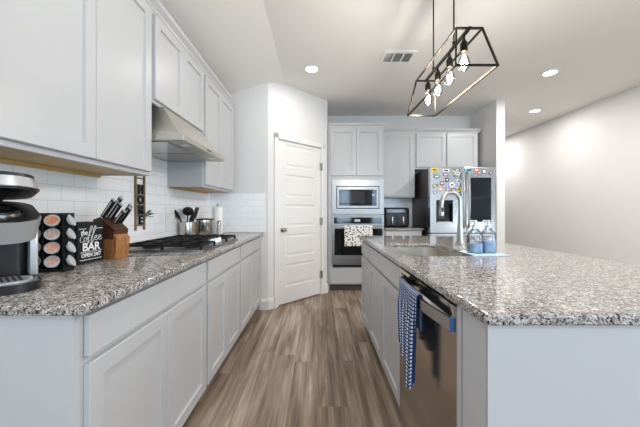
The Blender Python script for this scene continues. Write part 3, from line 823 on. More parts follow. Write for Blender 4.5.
for nm, z0, z1 in (('freezer_drawer', 0.50, 0.852), ('freezer_drawer', 0.06, 0.49)):
    mb = MB(); mb.box(FX0, FX1, FY, FY+0.075, z0, z1, 0.004, 2); q = mb.build(nm, 'fridge_steel', fr)
    mb = MB(); zz = z1-0.05
    mb.tube([(FX0+0.07, FY-0.002, zz), (FX0+0.08, FY-0.05, zz), (2.0, FY-0.058, zz), (FX1-0.08, FY-0.05, zz), (FX1-0.07, FY-0.002, zz)], 0.012); mb.build('handle', 'nickel', q, True)
for d, xx in ((ld, MID-0.035), (rd, MID+0.035)):
    mb = MB(); pts = [(xx, FY-0.001, 1.70)]
    for k2 in range(13):
        s = k2/12; pts.append((xx, FY-0.045-0.02*math.sin(PI*s), 1.69-0.75*s))
    pts.append((xx, FY-0.001, 0.93)); mb.tube(pts, 0.014); mb.build('handle', 'nickel', d, True)

# magnets
mag_cols = {'yellow': (228, 208, 40), 'white': (238, 238, 236), 'grey': (120, 122, 126), 'dark': (46, 44, 48), 'teal': (70, 170, 176), 'orange': (222, 112, 60), 'red': (190, 60, 50), 'olive': (150, 150, 62), 'brown': (120, 84, 70), 'pale_blue': (160, 190, 214), 'purple': (96, 76, 110), 'pink': (214, 170, 160)}
for k2, v in mag_cols.items(): mat('magnet_'+k2, v, rough=0.4, var=0.25, vscale=90)
mags = [(434.5, 169.8, 'yellow', 'oval', 3.2, 1.6, 'yellow oval magnet at the top left corner of the refrigerator door'),
 (446, 170.5, 'white', 'rect', 2.8, 1.2, 'white rectangular magnet at the top middle of the left refrigerator door'),
 (445.5, 174.5, 'grey', 'oval', 2.6, 1.6, 'grey oval magnet just under the white rectangular one on the left door'),
 (436.5, 176.5, 'grey', 'oval', 2.8, 1.8, 'grey oval magnet below the yellow oval on the left door edge'),
 (435, 173.5, 'olive', 'oval', 1.6, 1.2, 'small olive magnet tucked between the yellow and grey ovals at the left'),
 (453.5, 171.5, 'olive', 'oval', 2.0, 1.4, 'olive magnet near the top of the left door toward the handle'),
 (457, 170, 'dark', 'rect', 2.4, 0.9, 'dark narrow strip magnet at the top right of the left door'),
 (457.5, 173.5, 'white', 'oval', 2.4, 1.5, 'white oval magnet under the dark strip near the handle'),
 (455.5, 176.3, 'dark', 'oval', 1.8, 1.0, 'dark little oval magnet under the white oval near the handle'),
 (447, 179.8, 'dark', 'round', 1.9, 1.9, 'dark round magnet in the centre of the left door cluster'),
 (458.8, 181.3, 'white', 'round', 2.0, 2.0, 'white round magnet at the right of the left door beside the handle'),
 (442, 183.3, 'brown', 'round', 2.0, 2.0, 'brown round magnet left of the dark centre magnet'),
 (452, 184.8, 'white', 'round', 2.2, 2.2, 'large white round magnet lower right of the dark centre magnet'),
 (434.3, 186.2, 'olive', 'oval', 2.0, 1.6, 'olive oval magnet at the far left edge, mid height of the cluster'),
 (437, 185.2, 'dark', 'round', 1.2, 1.2, 'tiny dark round magnet touching the left olive oval'),
 (440.5, 189.2, 'pink', 'round', 2.1, 2.1, 'pink round magnet above the ice dispenser left corner'),
 (447.3, 189.3, 'grey', 'round', 1.7, 1.7, 'grey round magnet just above the middle of the ice dispenser'),
 (453.5, 190, 'purple', 'oval', 2.4, 1.6, 'purple oval magnet above the ice dispenser at its right'),
 (459, 189.3, 'yellow', 'round', 1.7, 1.7, 'round yellow magnet, lowest beside the left door handle'),
 (435, 192.2, 'grey', 'rect', 1.6, 1.2, 'grey square magnet, lowest one on the left edge of the door'),
 (469, 170, 'teal', 'rect', 2.8, 1.2, 'teal rectangular magnet at the top left of the right door'),
 (476.3, 170.2, 'orange', 'round', 2.0, 1.8, 'orange round magnet over the dark glass panel'),
 (478.6, 173, 'red', 'round', 1.3, 1.3, 'small red magnet touching the orange one'),
 (484, 171.5, 'grey', 'rect', 1.6, 2.0, 'grey upright rectangular magnet over the glass panel'),
 (490.5, 173, 'dark', 'oval', 1.5, 1.3, 'dark oval magnet at the top right corner of the right door')]
for (px, py, c, sh, rx, rz, lb) in mags:
    cx, cz = fx(px), fz(py); ax, az = 1.15*rx*4/290, 1.15*rz*4/290
    mb = MB()
    if sh == 'rect': mb.box(-ax, ax, -0.005, 0, -az, az, 0.0015, 2)
    else: mb.lathe((0, 0, 0), [(1, 0), (1, 0.004), (0.85, 0.006), (0, 0.006)], 20, M_=Matrix.Diagonal((ax, 1, az, 1)) @ Matrix.Rotation(R(90), 4, 'X'))
    o = mb.build('fridge_magnet', 'magnet_'+c, None, loc=(cx, FY-0.0002, cz)); tag(o, lb, 'magnet')
    mb = MB()
    if sh == 'rect': mb.box(-ax*0.6, ax*0.6, -0.0062, -0.0048, -az*0.5, az*0.5)
    else: mb.box(-ax*0.5, ax*0.5, -0.0072, -0.0058, -az*0.3, az*0.3)
    mb.build('printed_face', 'magnet_dark' if c in ('white', 'yellow', 'teal') else 'magnet_white', o)

# ------------------------------------------------------------------ faucet
fc = thing('faucet', 'brushed steel gooseneck faucet standing behind the sink', 'faucet', (1.055, 2.15, 0.9142))
mb = MB(); mb.lathe((0, 0, 0), [(0.036, 0), (0.036, 0.005), (0.027, 0.012), (0.024, 0.05), (0.021, 0.12), (0.016, 0.17), (0.0, 0.171)]); mb.build('body', 'nickel', fc, True)
pts = [(0, 0, 0.16), (0, 0, 0.24), (0, 0, 0.315)]
for k2 in range(1, 13):
    a = PI*k2/12*0.97; pts.append((-0.068+0.068*math.cos(a), 0, 0.315+0.075*math.sin(a)))
pts += [(-0.138, 0, 0.30)]
mb = MB(); mb.tube(pts, 0.0155, 16); mb.build('spout', 'nickel', fc, True)
mb = MB(); mb.lathe((-0.139, 0, 0), [(0.0, 0.215), (0.017, 0.215), (0.019, 0.24), (0.014, 0.285), (0.013, 0.31), (0, 0.31)]); sh = mb.build('spray_head', 'nickel', fc, True)
B('spray_button', 'black_plastic', sh, -0.146, -0.132, -0.020, -0.014, 0.245, 0.275)
mb = MB(); mb.cyl((0.018, 0, 0.07), (0.042, 0, 0.075), 0.012); mb.tube([(0.04, 0, 0.075), (0.052, 0, 0.10), (0.044, -0.01, 0.15)], [0.008, 0.007, 0.005]); mb.build('lever', 'nickel', fc, True)

# soap bottles on a pale blue mat
mb = MB(); mb.box(0.875, 1.075, 1.625, 1.80, 0.9142, 0.9195, 0.002, 1); o = mb.build('drying_mat', 'mat_blue'); tag(o, 'pale blue mat under the two soap bottles by the sink', 'mat')
def soap(label, loc, lvl):
    t = thing('soap_bottle', label, 'soap bottle', loc, group='clear pump bottles by the sink')
    prof = [(0.040, 0), (0.043, 0.004), (0.043, 0.095), (0.039, 0.115), (0.022, 0.135), (0.016, 0.142), (0.016, 0.152)]
    mb = MB(); mb.lathe((0, 0, 0), prof, 32, cap=False); mb.build('bottle_body', 'bottle_glass', t, True)
    mb = MB(); mb.lathe((0, 0, 0), [(0.0, 0.003), (0.0405, 0.004), (0.0405, lvl), (0, lvl)], 32); mb.build('liquid', 'blue_liquid', t, True)
    mb = MB(); mb.lathe((0, 0, 0.148), [(0.018, 0), (0.018, 0.016), (0.007, 0.018), (0.006, 0.034), (0.011, 0.035), (0.011, 0.045), (0, 0.046)]); mb.tube([(0, 0, 0.188), (-0.03, -0.006, 0.19), (-0.036, -0.007, 0.182)], 0.0045, 8)
    mb.build('pump', 'silver_plastic', t, True)
    return t
soap('clear soap bottle with blue liquid, left of the two by the sink', (0.932, 1.722, 0.9197), 0.055)
soap('clear soap bottle with blue liquid, right of the two by the sink', (1.018, 1.735, 0.9197), 0.068)

# ------------------------------------------------------------------ cooktop
ct = thing('gas_cooktop', 'stainless gas cooktop with black cast iron grates', 'cooktop', (0, 0, 0))
CX0, CX1, CY0, CY1 = -1.225, -0.70, 1.78, 2.54
mb = MB(); mb.box(CX0, CX1, CY0, CY1, 0.9142, 0.926, 0.004, 2); mb.build('steel_tray', 'steel', ct, True)
def burner(x, y, r):
    mb = MB(); mb.lathe((x, y, 0.926), [(r, 0), (r, 0.008), (r*0.72, 0.010), (r*0.72, 0.018), (0, 0.019)]); mb.build('burner', 'cast_iron', ct, True)
for x, y, r in ((-0.83, 1.915, 0.042), (-1.10, 1.915, 0.05), (-1.02, 2.16, 0.058), (-1.10, 2.405, 0.05), (-0.85, 2.415, 0.036)): burner(x, y, r)
def grate(y0, y1, x0=-1.205, x1=-0.725):
    mb = MB(); z = 0.952; w_ = 0.010
    for x in (x0, x1): mb.box(x-w_/2, x+w_/2, y0, y1, z-0.007, z+0.007)
    for y in (y0+w_/2, y1-w_/2): mb.box(x0, x1, y-w_/2, y+w_/2, z-0.007, z+0.007)
    xm = (x0+x1)/2; ym = (y0+y1)/2
    mb.box(x0, x1, ym-w_/2, ym+w_/2, z-0.006, z+0.008)
    for x in (x0+0.12, xm, x1-0.12): mb.box(x-w_/2, x+w_/2, y0, y1, z-0.006, z+0.009)
    for x in (x0, xm, x1):
        for y in (y0+0.006, y1-0.006): mb.box(x-0.007, x+0.007, y-0.007, y+0.007, 0.9255, z)
    mb.build('grate', 'cast_iron', ct)
grate(1.79, 2.035); grate(2.04, 2.28, x1=-0.83); grate(2.285, 2.53)
for y in (2.06, 2.108, 2.156, 2.204, 2.252):
    mb = MB(); mb.lathe((-0.765, y, 0.926), [(0.021, 0), (0.021, 0.006), (0.017, 0.008), (0.015, 0.034), (0.012, 0.037), (0, 0.037)]); mb.box(-0.768, -0.762, y-0.015, y+0.015, 0.96, 0.968)
    mb.build('knob', 'chrome', ct, True)

# ------------------------------------------------------------------ counter items on the left
# utensil crock and utensils
cr = thing('utensil_crock', 'round steel crock full of black cooking utensils past the cooktop', 'utensil holder', (-1.192, 2.655, 0.9142))
mb = MB(); mb.lathe((0, 0, 0), [(0.07, 0), (0.075, 0.003), (0.075, 0.03), (0.073, 0.032), (0.073, 0.15), (0.070, 0.15), (0.070, 0.01), (0, 0.01)], 32); mb.build('crock_body', 'steel_dark', cr, True)
mb = MB(); mb.lathe((0, 0, 0), [(0.0752, 0.002), (0.0765, 0.004), (0.0765, 0.028), (0.0752, 0.03)], 32, cap=False); mb.build('base_band', 'white_plastic', cr, True)
def utensil(name, label, base, top, kind):
    base = Vector(base); top = Vector(top); d = (top-base).normalized()
    q = d.to_track_quat('Z', 'Y').to_matrix().to_4x4(); L_ = (top-base).length
    mb = MB(); mb.tube([(0, 0, 0), (0, 0, L_*0.5), (0, 0, L_)], [0.006, 0.005, 0.006], 8)
    if kind == 'spoon': mb.ball((0, 0, L_+0.035), 0.038, (1, 0.35, 1.35))
    elif kind == 'ladle': mb.ball((0.01, 0, L_+0.0), 0.055, (1.1, 0.9, 0.75))
    elif kind == 'spatula': mb.box(-0.048, 0.048, -0.004, 0.004, L_-0.02, L_+0.085, 0.003, 2)
    elif kind == 'turner':
        mb.box(-0.04, 0.04, -0.004, 0.004, L_, L_+0.06, 0.003, 2)
    mb.bm.transform(Matrix.Translation(base) @ q)
    o = mb.build(name, 'black_matte', None, True); tag(o, label, 'utensil')
bx, by, bz = -1.192, 2.655, 0.928
utensil('serving_spoon', 'black spoon leaning left out of the steel crock', (bx+0.02, by-0.01, bz), (bx-0.06, by-0.04, bz+0.175), 'spoon')
utensil('ladle', 'black ladle at the top middle of the steel crock', (bx-0.02, by+0.01, bz), (bx-0.005, by+0.02, bz+0.235), 'ladle')
utensil('spatula', 'broad black spatula standing tallest at the right of the crock', (bx-0.01, by+0.04, bz), (bx+0.045, by+0.045, bz+0.19), 'spatula')
utensil('cooking_spoon', 'short black scoop leaning right out of the steel crock', (bx-0.02, by-0.04, bz), (bx+0.048, by-0.045, bz+0.15), 'spoon')

cn = thing('steel_canister', 'open steel canister with a dark rim, right of the utensil crock', 'canister', (-1.098, 2.81, 0.9142))
mb = MB()
mb.lathe((0, 0, 0), [(0.074, 0), (0.076, 0.004), (0.076, 0.165), (0.084, 0.168), (0.084, 0.176), (0.072, 0.176), (0.072, 0.006), (0, 0.006)], 32); mb.build('canister_body', 'steel_dark', cn, True)
mb = MB(); mb.lathe((0, 0, 0), [(0.0845, 0.167), (0.087, 0.170), (0.087, 0.177), (0.072, 0.1785)], 32, cap=False); mb.build('rim', 'black_metal', cn, True)
ptl = thing('paper_towel_holder', 'steel paper towel holder in the far counter corner', 'paper towel holder', (-1.06, 3.06, 0.9142))
mb = MB(); mb.lathe((0, 0, 0), [(0.07, 0), (0.07, 0.008), (0.008, 0.012), (0.006, 0.30), (0.013, 0.305), (0.014, 0.318), (0, 0.325)]); mb.build('stand', 'nickel', ptl, True)
mb = MB(); mb.lathe((-1.06, 3.06, 0.928), [(0.02, 0), (0.052, 0.0), (0.052, 0.275), (0.02, 0.275), (0.02, 0)], 32, cap=False); o = mb.build('paper_towel_roll', 'paper', None, True); tag(o, 'white paper towel roll on the steel holder in the corner', 'paper towel')
gr = thing('pepper_grinder', 'slim clear and steel grinder in front of the paper towels', 'grinder', (-1.0, 2.93, 0.9142))
mb = MB(); mb.lathe((0, 0, 0), [(0.020, 0), (0.020, 0.09), (0.017, 0.092), (0, 0.092)]); mb.build('grinder_body', 'silver_plastic', gr, True)
mb = MB(); mb.lathe((0, 0, 0.092), [(0.015, 0), (0.015, 0.012), (0.021, 0.016), (0.021, 0.05), (0.012, 0.062), (0, 0.064)]); mb.build('grinder_cap', 'nickel', gr, True)
# outlets
def outlet(label, y, z):
    t = thing('wall_outlet', label, 'outlet', (XL+0.0082, y, z))
    mb = MB(); mb.box(0, 0.005, -0.036, 0.036, -0.058, 0.058, 0.002, 2); mb.build('cover_plate', 'white_plastic', t)
    for dz in (-0.022, 0.022):
        mb = MB(); mb.box(0.005, 0.007, -0.016, 0.016, dz-0.014, dz+0.014); mb.box(0.0071, 0.0074, -0.009, -0.006, dz-0.006, dz+0.006); mb.box(0.0071, 0.0074, 0.006, 0.009, dz-0.006, dz+0.006)
        mb.build('socket', 'white_plastic', t)
outlet('white wall outlet on the tile behind the utensil crock', 2.46, 1.08)

# HOME sign
sg = thing('home_sign', 'ladder-style wooden sign reading HOME hung on the tile', 'sign', (XL+0.0085, 2.068, 0))
mb = MB()
for y in (-0.05, 0.05): mb.box(0.001, 0.013, y-0.006, y+0.006, 1.03, 1.42)
for z in (1.045+0.02, 1.135, 1.207, 1.280, 1.352, 1.40): mb.box(0.002, 0.011, -0.044, 0.044, z-0.004, z+0.004)
mb.build('ladder_frame', 'weathered_wood', sg)
for ch, z in (('H', 1.316), ('O', 1.243), ('M', 1.171), ('E', 1.100)):
    mt = Matrix.Translation((0.012, 0, z)) @ Matrix.Rotation(R(90), 4, 'Z') @ Matrix.Rotation(R(90), 4, 'X')
    text_obj('letter', ch, 0.086, 'black_matte', mt, sg, 0.004, sx=0.95 if ch != 'M' else 0.8, bold=0.004)
mb = MB()
random.seed(3)
for k2 in range(14):
    a = random.uniform(0, 2*PI); e = random.uniform(-0.2, 0.9)
    d = Vector((0.55+0.4*math.cos(a), 0.6*math.sin(a)+0.35, e*0.7)).normalized(); c = Vector((0.02, 0.045, 1.13)) + d*random.uniform(0.015, 0.05)
    mb.ball(c, 0.02, (0.35, 0.12, 1.0), 8, d.to_track_quat('Z', 'Y').to_matrix())
mb.tube([(0.012, 0.04, 1.10), (0.025, 0.05, 1.13), (0.04, 0.06, 1.15)], 0.002, 6)
mb.build('leaf_sprig', 'leaf', sg, True)['label'] = 'green leafy sprig'

# knife block facing +x  (local -y -> +x with rot 90)
KB = thing('knife_block', 'dark and light wood knife block beside the coffee bar sign', 'knife block', (-1.12, 1.575, 0.9142), R(78)); KB.scale = (0.86, 0.86, 0.94)
mb = MB(); mb.prism([(-0.042, 0.0), (0.060, 0.0), (0.085, 0.22), (0.03, 0.236), (-0.072, 0.165)], 'x', -0.052, 0.052); mb.build('block_body', 'walnut', KB)
mb = MB(); mb.prism([(-0.075, 0.001), (-0.0425, 0.001), (-0.066, 0.138), (-0.088, 0.118)], 'x', -0.048, 0.048); mb.box(-0.054, -0.0525, -0.075, 0.05, 0.001, 0.11); mb.build('front_base', 'acacia', KB)['label'] = 'light wood front'
KR = Matrix.Translation(KB.location) @ Matrix.Rotation(R(78), 4, 'Z') @ Matrix.Diagonal((0.86, 0.86, 0.94, 1))
kd = Vector((0, -0.64, 0.77)).normalized()
kl = ['black-handled knife at the left end of the knife block, top row', 'black-handled knife second from the left, top row of the block', 'black-handled chef knife standing tallest in the block', 'short black-handled knife in the lower row left of the block', 'black-handled knife in the lower row, middle of the block', 'short black-handled knife nearest the cooktop in the block']
spots = [(-0.044, 0.03, 0.228, 0.125), (-0.018, 0.0, 0.214, 0.115), (0.010, 0.045, 0.23, 0.14), (-0.022, -0.04, 0.188, 0.10), (0.016, -0.035, 0.192, 0.115), (0.046, -0.01, 0.208, 0.115)]
for (x, y, z, hl), lb in zip(spots, kl):
    root = thing('kitchen_knife', lb, 'knife', tuple(KR @ Vector((x, y, z))), R(78), 'knives in the block')
    q = kd.to_track_quat('Z', 'Y').to_matrix().to_4x4()
    mb = MB(); mb.box(-0.0012, 0.0012, -0.010, 0.010, -0.10, -0.0); mb.box(-0.005, 0.005, -0.011, 0.011, 0.0, 0.012, 0.001, 1); mb.bm.transform(q); mb.build('blade', 'chrome', root)
    mb = MB(); mb.box(-0.0072, 0.0072, -0.0115, 0.0115, 0.012, hl, 0.004, 3); mb.bm.transform(q); hh = mb.build('handle', 'black_plastic', root, True)
    mb = MB(); mb.box(-0.0075, 0.0075, -0.003, 0.0035, 0.02, hl-0.012); mb.box(-0.007, 0.007, -0.0115, 0.0115, hl-0.003, hl+0.003, 0.001, 1); mb.bm.transform(q); mb.build('handle_rivet_strip', 'silver_plastic', hh)

# coffee bar box sign, faces +x
SGX, SY_0, SY_1 = -1.120, 1.356, 1.509
bs = thing('box_sign', 'black box sign reading the coffee bar open 24/7', 'sign', (SGX, (SY_0+SY_1)/2, 0.9142), R(87))
mb = MB(); mb.box(-0.0765, 0.0765, 0.0, 0.09, 0, 0.199, 0.0015, 1); mb.build('box', 'black_matte', bs)
def sgt(s, x, z, size, shear=0.0, sx=1.0, bold=0.0):
    mt = Matrix.Translation((x, -0.0008, z)) @ Matrix.Rotation(R(90), 4, 'X')
    o = text_obj('lettering', s, size, 'letter_white', mt, bs, 0.0004, shear, sx=sx, bold=bold)
    return o
sgt('the', -0.042, 0.148, 0.036, 0.15, 0.8, 0.0006)
sgt('BAR', 0.0, 0.077, 0.054, 0, 1.05, 0.0012)
sgt('OPEN 24/7', 0.0, 0.038, 0.026, 0, 0.95, 0.0006)
# brush script "coffee" from strokes
mb = MB()
def stroke(pts, r=0.0022):
    P = [Vector((x, -0.001, z)) for x, z in pts]; out = []
    n = len(P)
    for i in range(n-1):
        p0, p1, p2, p3 = P[max(i-1, 0)], P[i], P[i+1], P[min(i+2, n-1)]
        for k2 in range(5):
            t_ = k2/5; out.append(0.5*((2*p1)+(-p0+p2)*t_+(2*p0-5*p1+4*p2-p3)*t_*t_+(-p0+3*p1-3*p2+p3)*t_**3))
    out.append(P[-1]); 
    # flat ribbon with thickness
    for a, b in zip(out, out[1:]):
        d = b-a
        if d.length < 1e-5: continue
        m_ = Matrix.Translation((a+b)/2) @ d.to_track_quat('Z', 'Y').to_matrix().to_4x4()
        mb.box(-r, r, -0.0007, 0.0007, -d.length/2-0.0008, d.length/2+0.0008, M_=m_)
stroke([(-0.048, 0.128), (-0.055, 0.132), (-0.064, 0.12), (-0.062, 0.107), (-0.052, 0.104), (-0.044, 0.112)])
stroke([(-0.036, 0.126), (-0.044, 0.118), (-0.041, 0.106), (-0.033, 0.106), (-0.028, 0.118), (-0.036, 0.126), (-0.026, 0.122)])
for dx in (0.0, 0.022): stroke([(-0.026+dx, 0.116), (-0.006+dx, 0.15), (0.004+dx, 0.172), (0.0+dx, 0.18), (-0.010+dx, 0.16), (-0.022+dx, 0.10), (-0.026+dx, 0.092), (-0.018+dx, 0.10), (-0.008+dx, 0.112)], 0.002)
stroke([(-0.022, 0.132), (0.012, 0.136)], 0.0014)
for dx in (0.018, 0.042): stroke([(0.0+dx, 0.118), (0.014+dx, 0.124), (0.012+dx, 0.133), (0.003+dx, 0.128), (0.001+dx, 0.115), (0.010+dx, 0.108), (0.022+dx, 0.116)], 0.002)
mb.box(-0.07, -0.03, -0.0014, -0.0002, 0.166, 0.1685); mb.box(0.03, 0.07, -0.0014, -0.0002, 0.166, 0.1685)
mb.box(-0.064, 0.064, -0.0014, -0.0002, 0.0535, 0.0555); mb.box(-0.064, 0.064, -0.0014, -0.0002, 0.016, 0.0185)
mb.build('lettering', 'letter_white', bs)

# coffee pod rack, pods
rk = thing('pod_rack', 'black coffee pod rack between the coffee maker and the box sign', 'pod rack', (-1.14, 1.225, 0.9142))
mb = MB(); mb.box(-0.088, 0.084, -0.02, 0.032, 0, 0.012); mb.box(-0.088, 0.084, 0.012, 0.032, 0.012, 0.245)
for x in (-0.088, -0.006, 0.076): mb.box(x, x+0.006, -0.02, 0.012, 0.012, 0.238)
for k2 in range(4): mb.box(-0.082, 0.076, -0.006, 0.012, 0.018+k2*0.057-0.002, 0.018+k2*0.057)
mb.build('rack_frame', 'black_plastic', rk)
words = ['bottom', 'second', 'third', 'top']
def pod(x, z, mi, label, side=False):
    t = thing('coffee_pod', label, 'coffee pod', (-1.14+x, 1.225+(-0.022 if not side else 0.002), 0.9142+z), 0, 'coffee pods in the rack')
    rot = Matrix.Rotation(R(32), 4, 'Z') @ Matrix.Rotation(R(66), 4, 'X') if not side else Matrix.Rotation(R(90), 4, 'Z') @ Matrix.Rotation(R(58), 4, 'X')
    mb = MB(); mb.lathe((0, 0, 0), [(0.017, -0.040), (0.018, -0.038), (0.0225, -0.002), (0.0255, -0.001), (0.0255, 0.001), (0, 0.001)], 24, M_=rot); mb.build('cup', 'pod_cup', t, True)
    mb = MB(); mb.lathe((0, 0, 0), [(0.0238, 0.0011), (0.0238, 0.0017), (0, 0.0017)], 24, M_=rot); fo = mb.build('lid', 'foil', t, True)
    mb = MB(); mb.lathe((0, 0, 0), [(0.0195, 0.0018), (0.0195, 0.0022), (0, 0.0022)], 24, M_=rot); mb.build('printed_label', pod_mats[mi], fo, True)
cc = ['orange', 'brown', 'orange', 'pale', 'red']
for r_ in range(4):
    z = 0.044+r_*0.057
    pod(0.037, z, [3, 2, 1, 0][r_], 'coffee pod with printed lid in the right front column, %s row' % words[r_])
    pod(-0.043, z, [4, 1, 3, 2][r_], 'coffee pod in the column behind the coffee maker, %s row' % words[r_])
for r_ in range(4):
    z = 0.044+r_*0.057
    t = thing('coffee_pod', 'white coffee pod seen edge-on at the right side of the rack, %s row' % words[r_], 'coffee pod', (-1.14+0.094, 1.233, 0.9142+z), 0, 'coffee pods in the rack')
    rot = Matrix.Rotation(R(112), 4, 'Z') @ Matrix.Rotation(R(66), 4, 'X')
    mb = MB(); mb.lathe((0, 0, 0), [(0.017, -0.012), (0.0225, -0.002), (0.0255, -0.001), (0.0255, 0.001), (0, 0.0011)], 24, M_=rot); mb.build('cup', 'pod_cup', t, True)
    mb = MB(); mb.lathe((0, 0, 0), [(0.0238, 0.0011), (0.0238, 0.0017), (0, 0.0017)], 24, M_=rot); mb.build('lid', 'foil', t, True)

# coffee maker
cm = thing('coffee_maker', 'silver and black pod coffee maker with its lid raised', 'coffee maker', (-1.085, 0.965, 0.9142), R(52))
mb = MB(); vs = mb.prism(rrect(-0.105, 0.105, -0.175, 0.13, 0.07), 'z', 0, 0.028); mb.build('base', 'black_plastic', cm, True)
mb = MB(); mb.prism(rrect(-0.085, 0.085, -0.155, -0.03, 0.05), 'z', 0.0281, 0.034); dt = mb.build('drip_tray', 'silver_plastic', cm, True)
mb = MB()
for k2 in range(9): mb.box(-0.06+k2*0.014, -0.054+k2*0.014, -0.135, -0.05, 0.0341, 0.0365)
mb.build('drip_grate', 'black_plastic', dt)
mb = MB(); mb.prism(rrect(-0.085, 0.085, -0.01, 0.13, 0.03), 'z', 0.0281, 0.235); mb.build('housing', 'black_plastic', cm, True)
mb = MB()
for s in (-1, 1): 
    a, b = sorted((s*0.0855, s*0.108)); mb.box(a, b, -0.035, 0.12, 0.0281, 0.25, 0.006, 2)
mb.build('side_column', 'silver_plastic', cm, True)
tilt = Matrix.Translation((0, 0.12, 0.255)) @ Matrix.Rotation(R(13), 4, 'X') @ Matrix.Translation((0, -0.12, -0.255))
mb = MB()
oa = rrect(-0.108, 0.108, -0.165, 0.13, 0.085, 8); ob = rrect(-0.100, 0.100, -0.135, 0.125, 0.08, 8)
A = [mb.bm.verts.new((x, y, 0.282)) for x, y in oa]; Bv = [mb.bm.verts.new((x, y, 0.205)) for x, y in ob]
n = len(A)
for k2 in range(n): mb.bm.faces.new((A[k2], A[(k2+1) % n], Bv[(k2+1) % n], Bv[k2]))
mb.bm.faces.new(A); mb.bm.faces.new(Bv); mb.bm.transform(tilt); hdm = mb.build('head', 'silver_plastic', cm, True)
mb = MB(); mb.prism(rrect(-0.104, 0.104, -0.161, 0.126, 0.083, 8), 'z', 0.2821, 0.291); mb.lathe((0, -0.055, 0.291), [(0.06, 0), (0.058, 0.01), (0.045, 0.01), (0.04, 0.002), (0, 0.002)]); mb.bm.transform(tilt); mb.build('pod_holder', 'black_plastic', hdm, True)
mb = MB(); mb.lathe((0, -0.055, 0.2912), [(0.066, 0.0), (0.066, 0.004), (0.061, 0.004)], cap=False); mb.bm.transform(tilt); mb.build('chrome_ring', 'chrome', hdm, True)
lid_m = Matrix.Translation((0, 0.10, 0.300)) @ Matrix.Rotation(R(-7), 4, 'X') @ Matrix.Translation((0, -0.10, -0.300))
mb = MB()
A = [mb.bm.verts.new((x, y, 0.303)) for x, y in rrect(-0.104, 0.104, -0.150, 0.12, 0.085, 8)]; Bv = [mb.bm.verts.new((x, y, 0.340)) for x, y in rrect(-0.098, 0.098, -0.130, 0.12, 0.08, 8)]
for k2 in range(n): mb.bm.faces.new((A[k2], A[(k2+1) % n], Bv[(k2+1) % n], Bv[k2]))
mb.bm.faces.new(A); mb.bm.faces.new(Bv); mb.bm.transform(lid_m); ll = mb.build('lid', 'silver_plastic', cm, True)
mb = MB(); mb.prism(rrect(-0.096, 0.096, -0.128, 0.12, 0.08, 8), 'z', 0.3405, 0.352); mb.prism(rrect(-0.10, 0.10, -0.146, 0.12, 0.083, 8), 'z', 0.296, 0.3025)
mb.lathe((0, -0.04, 0.27), [(0.0, 0), (0.02, 0.0), (0.034, 0.015), (0.045, 0.026)], cap=False)
mb.bm.transform(lid_m); mb.build('lid_liner', 'black_plastic', ll, True)
mb = MB(); mb.tube([(x*1.0, y, 0.303) for x, y in rrect(-0.105, 0.105, -0.152, 0.12, 0.085, 6)], 0.0025, 6, True); mb.bm.transform(lid_m); mb.build('lid_rim', 'chrome', ll, True)

# ------------------------------------------------------------------ pendant
pd = thing('pendant_light', 'black trapezoid frame pendant with four glowing bulbs over the island', 'pendant lamp', (0, 0, 0))
pc = 0.822; zb, zt = 1.922, 2.16; yn, yf_, ynt, yft = 1.50, 2.30, 1.575, 2.215; hb, ht = 0.109, 0.071
mb = MB(); T = 0.0098
bo = [(pc-hb, yn, zb), (pc+hb, yn, zb), (pc+hb, yf_, zb), (pc-hb, yf_, zb)]; to = [(pc-ht, ynt, zt), (pc+ht, ynt, zt), (pc+ht, yft, zt), (pc-ht, yft, zt)]
for k2 in range(4):
    mb.bar(bo[k2], bo[(k2+1) % 4], T); mb.bar(to[k2], to[(k2+1) % 4], T); mb.bar(bo[k2], to[k2], T)
mb.bar((pc, ynt, zt), (pc, yft, zt), 0.018, 0.012)
mb.build('frame', 'black_metal', pd)
mb = MB()
for y in (1.755, 2.065): mb.cyl((pc, y, zt), (pc, y, ZC-0.03), 0.0045, n=10); mb.cyl((pc, y, zt), (pc, y, zt+0.03), 0.009, n=12)
mb.build('rod', 'black_metal', pd)
mb = MB(); mb.box(pc-0.06, pc+0.06, 1.74, 2.08, ZC-0.032, ZC-0.0005, 0.004, 1); mb.build('canopy', 'black_metal', pd)
for y in (1.634, 1.812, 1.99, 2.168):
    mb = MB(); mb.lathe((pc, y, 2.065), [(0.016, 0), (0.02, 0.005), (0.02, 0.045), (0.014, 0.055), (0.007, 0.07), (0.007, 0.09), (0, 0.09)]); mb.build('socket', 'black_metal', pd, True)
    mb = MB(); mb.lathe((pc, y, 1.955), [(0.0, 0), (0.016, 0.003), (0.028, 0.018), (0.032, 0.04), (0.028, 0.062), (0.018, 0.088), (0.014, 0.112)], 24, cap=False); bb = mb.build('bulb', 'clear_glass', pd, True)
    mb = MB(); mb.lathe((pc, y, 1.972), [(0.0, 0), (0.013, 0.004), (0.018, 0.022), (0.013, 0.05), (0.004, 0.075), (0, 0.076)], 16); mb.build('filament', 'filament', bb, True)
    ld_ = bpy.data.lights.new('bulb_light', 'POINT'); ld_.energy = 5.5; ld_.color = (1, 0.97, 0.92); ld_.shadow_soft_size = 0.03
    lo = bpy.data.objects.new('bulb_light', ld_); COL.objects.link(lo); lo.location = (pc, y, 1.965-0.03)
    lo.parent = pd

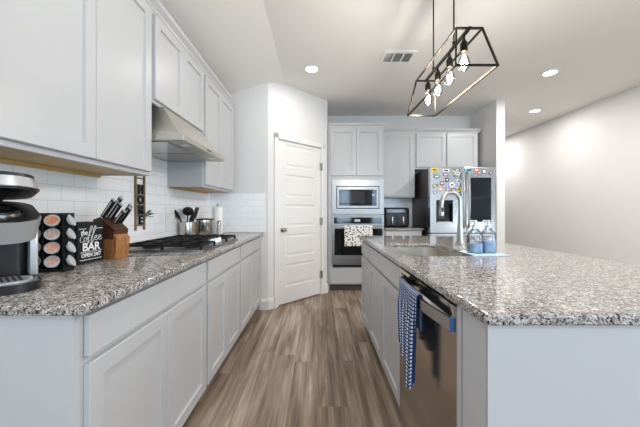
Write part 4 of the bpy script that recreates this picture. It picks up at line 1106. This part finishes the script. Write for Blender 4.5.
# recessed ceiling lights
def can(label, x, y, z=ZC, power=10):
    t = thing('ceiling_light', label, 'ceiling light', (x, y, z-0.0005), group='recessed ceiling lights')
    mb = MB(); mb.lathe((0, 0, 0), [(0.088, 0), (0.088, -0.004), (0.066, -0.008), (0.064, 0)], 32, cap=False); mb.build('trim_ring', 'white_plastic', t, True)
    mb = MB(); mb.lathe((0, 0, 0), [(0.064, -0.001), (0.062, -0.006), (0, -0.006)], 32, cap=False); mb.build('lens', 'lamp_glow', t, True)
    ld_ = bpy.data.lights.new('can_light', 'AREA'); ld_.shape = 'DISK'; ld_.size = 0.12; ld_.energy = power; ld_.color = (1.0, 0.98, 0.95)
    lo = bpy.data.objects.new('can_light', ld_); COL.objects.link(lo); lo.location = (0, 0, -0.02); lo.parent = t
can('round recessed ceiling light in front of the pantry door', -0.07, 3.21, power=3.5)
can('round recessed ceiling light above the living area, nearer of two on the right', 2.64, 3.30, power=20)
can('round recessed ceiling light farther back beside the white wall end', 3.41, 4.56, power=7)
for x, y in ((-0.07, 0.9), (2.64, 0.9), (0.6, -1.6), (2.8, -1.6), (3.4, 6.2)):
    can('round recessed ceiling light in the ceiling behind the camera' if y < 1 else 'round recessed ceiling light hidden behind the white wall end', x, y, power=6 if x < 0 else 14)
# vent
vt = thing('ceiling_vent', 'white rectangular air vent in the ceiling left of the pendant', 'vent', (0.815, 2.965, ZC-0.0005))
mb = MB()
for a in ((-0.165, 0.165, -0.12, -0.085), (-0.165, 0.165, 0.085, 0.12), (-0.165, -0.135, -0.085, 0.085), (0.135, 0.165, -0.085, 0.085)): mb.box(a[0], a[1], a[2], a[3], -0.010, 0)
for x in (-0.05, 0.045): mb.box(x-0.006, x+0.006, -0.085, 0.085, -0.010, 0)
mb.build('vent_frame', 'white_plastic', vt)
B('duct_opening', 'vent_dark', vt, -0.134, 0.134, -0.084, 0.084, -0.003, -0.001)
sl = MB()
for k2 in range(12):
    y = -0.077+k2*0.014; sl.box(-0.135, 0.135, -0.005, 0.005, -0.0008, 0.0008, M_=Matrix.Translation((0, y, -0.0065)) @ Matrix.Rotation(R(40), 4, 'X'))
sl.build('louvers', 'silver_plastic', vt)
